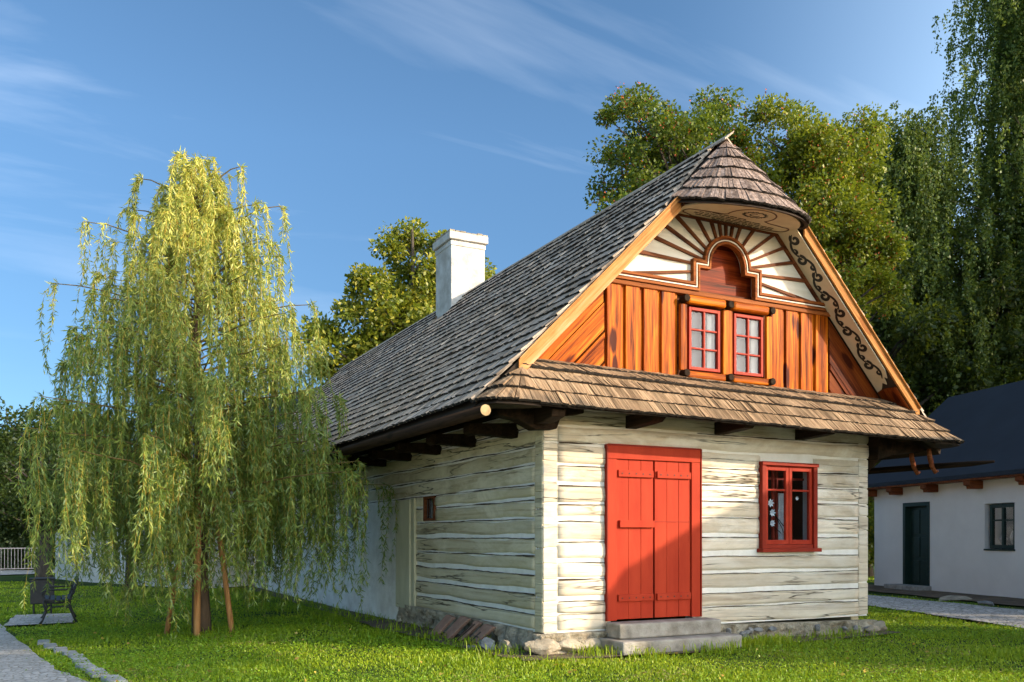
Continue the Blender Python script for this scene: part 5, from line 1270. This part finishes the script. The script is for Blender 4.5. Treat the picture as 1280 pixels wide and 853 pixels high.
# distant wood closing the horizon
rs = np.random.RandomState(77); n_ = 52000; ang = rs.uniform(-.95, 1.1, n_)+R(63)*0; dep = rs.uniform(75, 95, n_)
azw = R(63)-ang; X_ = -4.97+dep*np.cos(azw); Y_ = -8.95+dep*np.sin(azw); hh = 5.5+1.8*np.sin(ang*9)+1.0*np.sin(ang*23+1); Z_ = rs.uniform(0, 1, n_)**.8*hh
C_ = np.stack([X_, Y_, Z_], 1); V, F = leaves_np(C_, rs.normal(size=C_.shape), rs.uniform(.6, 1.3, n_), rs.uniform(.5, .9, n_), rs, .1)
tag(np_obj('distant_wood', V, F, M['dark_leaf']), 'dark distant wood closing the horizon behind everything', 'wood', kind='stuff')

# ------------------------------------------------------------------ trees and an added barn out of frame that shade the yard
def pq(p, q): return (.671*p+.741*q, -.741*p+.671*q)
shade = thing('shade_barn', 'low wooden barn added right of the viewpoint, outside the picture, to shade the house front', 'barn', (*pq(12, 2.7), 0), math.atan2(.671, .741))
b = MB(); b.box(-2.15, 2.3, -2, 2, -.1, 3.65); b.build('wall', M['fence_wood'], shade)
b = MB(); b.prism([(-2.35, 3.7), (-2.2, 4.15), (-1.9, 4.45), (-1.06, 4.72), (.4, 4.95), (1.5, 4.68), (2.5, 4.3), (2.5, 3.6), (-2.2, 3.6)], -2.3, 2.3); b.build('roof', M['deck'], shade)  # roof outline shaped to set the shade edge across the front wall
def off_tree(lab, p, q, lobes, n, seed, tr=.25, crad=.7, ls=.2, leaves=110):
    x, y = pq(p, q); return tree('shade_tree', lab, 'tree', (x, y, 0), 12, [(.741*l[0], .671*l[0], l[1], l[2], l[3]) for l in lobes], n, leaves, ls, M['rowan_leaf'], seed, tr, crad, group='trees outside the picture')
off_tree('broad tree behind the viewpoint shading the left of the yard', 13, -3.6, [(0,8.6,1.9,2.0), (2.0,6.95,1.2,.45), (-1.5,7.6,1.6,1.6), (1.0,10.4,1.5,1.3), (2.7,11.0,1.1,.85), (4.0,11.5,.8,.55)], 230, 50, ls=.26, leaves=170)
off_tree('tall tree right of the picture, nearest the log house', 17, 8.6, [(-.4,10.9,2.5,3.9), (0,5.5,2.6,3.0), (2,11.5,2.4,3.6)], 130, 51, leaves=130)
off_tree('tall tree right of the picture, second from the log house', 17, 14.0, [(0,10.0,3.2,5.0), (0,5,3,4)], 140, 52, leaves=140)
off_tree('tall tree right of the picture, third from the log house', 17, 19.5, [(0,9.5,3.4,5.0), (0,5,3.4,4.0)], 150, 53, leaves=150)
off_tree('tall tree right of the picture, farthest from the log house', 18, 25.5, [(0,12.5,3.6,5.4), (0,6,3.4,4.5)], 150, 54, leaves=150)

# ------------------------------------------------------------------ grass
def inside_loft(x, y, L_, R_):   # crude: between two polylines at the same y
    Ly = np.array([p_[1] for p_ in L_]); Lx = np.array([p_[0] for p_ in L_]); Ry = np.array([p_[1] for p_ in R_]); Rx = np.array([p_[0] for p_ in R_])
    o1, o2 = np.argsort(Ly), np.argsort(Ry)
    return (x > np.interp(y, Ly[o1], Lx[o1])) & (x < np.interp(y, Ry[o2], Rx[o2]))
def scatter(n, rs, d0, d1, powr):
    u = rs.uniform(0, 1, n); k = 2-powr; d = (d0**k+u*(d1**k-d0**k))**(1/k); lat = rs.uniform(-.80, .80, n)*d
    x = .891*(lat-.36)+.454*(d-10.23); y = -.454*(lat-.36)+.891*(d-10.23)
    jx = .05*np.sin(y*3.1)+.04*np.sin(y*7.3)
    ok = ~((x > -.10) & (x < 5.3) & (y > -.06) & (y < 17.2))
    ok &= ~((x > .6) & (x < 2.5) & (y > -.68) & (y < .1))
    ok &= ~((x+jx > -.50) & (x < .3) & (y > .3) & (y < 4.9) & (rs.uniform(0, 1, n) < .93))
    ok &= ~((x+jx > -.3) & (x < 5.5) & (y > -.32) & (y < .1) & (rs.uniform(0, 1, n) < .80))
    for (A_, B_) in ((PL_L, PL_R), (PR_a, PR_b)):
        ok &= ~(inside_loft(x+jx, y, A_, B_) & (rs.uniform(0, 1, n) < .997))
    ok &= ~((x+jx > -5.85) & (x+jx < -4.75) & (y > 9.1) & (y < 11.5) & (rs.uniform(0, 1, n) < .9))
    ok &= ~((x > 10.9+.28*(y-1)) & (x < 20) & (y > -6) & (y < 10))
    ok &= ~((y > 17.0) & (x > -1.8-.42*(y-17.2)))
    return x[ok], y[ok], d[ok]
rs = np.random.RandomState(5)
x, y, d = scatter(430000, rs, 6.5, 32, 1.9)
patch = .5+.5*np.sin(x*1.7+1.3*np.sin(y*1.1))*np.sin(y*1.9+1.1*np.sin(x*1.3))
H_ = rs.uniform(.020, .048, len(x))*(.45+.9*patch); Wd = .0055*(d/8.5)**.8*rs.uniform(.7, 1.4, len(x))
tall = (rs.uniform(0, 1, len(x)) < .012); H_[tall] *= 1.9
az = rs.uniform(0, 2*PI, len(x)); ln = rs.uniform(.1, .9, len(x))
Bx, By = x, y; Bz = gzn(x, y)-.014
dirx, diry = np.cos(az), np.sin(az)
b0 = np.stack([Bx-diry*Wd, By+dirx*Wd, Bz], 1); b1 = np.stack([Bx+diry*Wd, By-dirx*Wd, Bz], 1)
m0 = np.stack([Bx+dirx*H_*ln*.35-diry*Wd*.8, By+diry*H_*ln*.35+dirx*Wd*.8, Bz+H_*.6], 1); m1 = np.stack([Bx+dirx*H_*ln*.35+diry*Wd*.8, By+diry*H_*ln*.35-dirx*Wd*.8, Bz+H_*.6], 1)
tp_ = np.stack([Bx+dirx*H_*ln, By+diry*H_*ln, Bz+H_*(1.05-.3*ln)], 1)
V = np.stack([b0, b1, m1, m0, tp_], 1).reshape(-1, 3); n_ = len(x); q = np.arange(n_)*5
F = np.concatenate([np.stack([q, q+1, q+2], 1), np.stack([q, q+2, q+3], 1), np.stack([q+3, q+2, q+4], 1)])
tag(np_obj('grass', V, F, M['grass_blade']), 'short green lawn grass around the log house', 'grass', kind='stuff')
x, y, d = scatter(150000, rs, 6.5, 20, 1.6)
keep = (np.sin(x*1.3+2*np.sin(y*.9))+np.sin(y*1.5+x*.4)+rs.normal(size=len(x))*.6) > -.2; x, y, d = x[keep], y[keep], d[keep]
C_ = np.stack([x, y, gzn(x, y)+rs.uniform(.012, .045, len(x))], 1); D_ = rs.normal(size=C_.shape); D_[:, 2] = rs.uniform(-.2, .45, len(x)); Ls = rs.uniform(.013, .026, len(x))*(d/8.5)**.6
n = len(x); Dn = D_/np.linalg.norm(D_, axis=1, keepdims=True); up = np.tile([0, 0, 1.], (n, 1))+rs.normal(size=(n, 3))*.35; W_ = np.cross(Dn, up); W_ /= np.linalg.norm(W_, axis=1, keepdims=True)
V = np.stack([C_, C_+Dn*Ls[:, None]*.6+W_*Ls[:, None]*.45, C_+Dn*Ls[:, None]*1.1, C_+Dn*Ls[:, None]*.6-W_*Ls[:, None]*.45], 1).reshape(-1, 3)
tag(np_obj('clover', V, np.arange(4*n).reshape(-1, 4), M['clover']), 'low clover leaves spread through the sunny lawn', 'clover', kind='stuff')
x, y, d = scatter(30000, rs, 6.8, 14, 1.6)
keep = (np.sin(x*2.3+2*np.sin(y*1.9))*np.sin(y*2.5+x*.8)+rs.normal(size=len(x))*.25) > .55; x, y, d = x[keep], y[keep], d[keep]; n = len(x)
C_ = np.stack([x, y, gzn(x, y)+rs.uniform(.004, .03, n)], 1); D_ = rs.normal(size=C_.shape); D_[:, 2] = rs.uniform(0, .6, n); V, F = leaves_np(C_, D_, rs.uniform(.03, .07, n), rs.uniform(.003, .007, n), rs)
tag(np_obj('dry_grass', V, F, M['straw']), 'dry straw coloured grass blades in thin patches of the lawn', 'grass', kind='stuff')
x, y, d = scatter(420, rs, 7, 18, 1.2); n = len(x); C_ = np.stack([x, y, gzn(x, y)+.035], 1); D_ = rs.normal(size=C_.shape); D_[:, 2] *= .25; V, F = leaves_np(C_, D_, rs.uniform(.03, .06, n), rs.uniform(.02, .04, n), rs, .15)
tag(np_obj('fallen_leaves', V, F, M['fallen']), 'small fallen yellow leaves scattered over the lawn', 'leaves', kind='stuff')
# taller tufts at the wall foot
spots = [(2.75,-.50,.5,420), (.55,-.35,.3,180), (3.15,-.45,.3,160), (-.35,1.2,.35,130), (-.6,2.0,.3,90), (-.45,.2,.3,110), (1.9,-.75,.5,150), (4.3,-.3,.7,130), (-.5,3.2,.5,120), (-.4,6,.9,500), (-.5,9,1.5,700), (-.5,13,1.8,700), (.9,-.75,.3,120), (-3.1,5.0,.6,250)]
xs_, ys_ = [], []
for (sx, sy, r_, n_) in spots: xs_.append(rs.normal(sx, r_*.5, n_)); ys_.append(rs.normal(sy, (.10 if sy < 5 and sx > -1 and sx > 1 else .16), n_) if sy < 5 else rs.normal(sy, r_, n_))
x = np.concatenate(xs_); y = np.concatenate(ys_); k_ = ~((x > -.1) & (y > -.08) & (x < 5.3)); x, y = x[k_], y[k_]; n_ = len(x)
H_ = rs.uniform(.07, .20, n_); az = rs.uniform(0, 2*PI, n_); ln = rs.uniform(.2, 1.0, n_); Wd = rs.uniform(.003, .006, n_)
Bz = gzn(x, y)-.01; dirx, diry = np.cos(az), np.sin(az)
V = np.stack([np.stack([x-diry*Wd, y+dirx*Wd, Bz], 1), np.stack([x+diry*Wd, y-dirx*Wd, Bz], 1), np.stack([x+dirx*H_*ln*.3+diry*Wd, y+diry*H_*ln*.3-dirx*Wd, Bz+H_*.62], 1), np.stack([x+dirx*H_*ln*.3-diry*Wd, y+diry*H_*ln*.3+dirx*Wd, Bz+H_*.62], 1), np.stack([x+dirx*H_*ln, y+diry*H_*ln, Bz+H_*(1.05-.45*ln)], 1)], 1).reshape(-1, 3)
q = np.arange(n_)*5; F = np.concatenate([np.stack([q, q+1, q+2], 1), np.stack([q, q+2, q+3], 1), np.stack([q+3, q+2, q+4], 1)])
tag(np_obj('tall_grass', V, F, M['grass_blade']), 'taller grass tufts growing at the foot of the walls and steps', 'grass', kind='stuff')
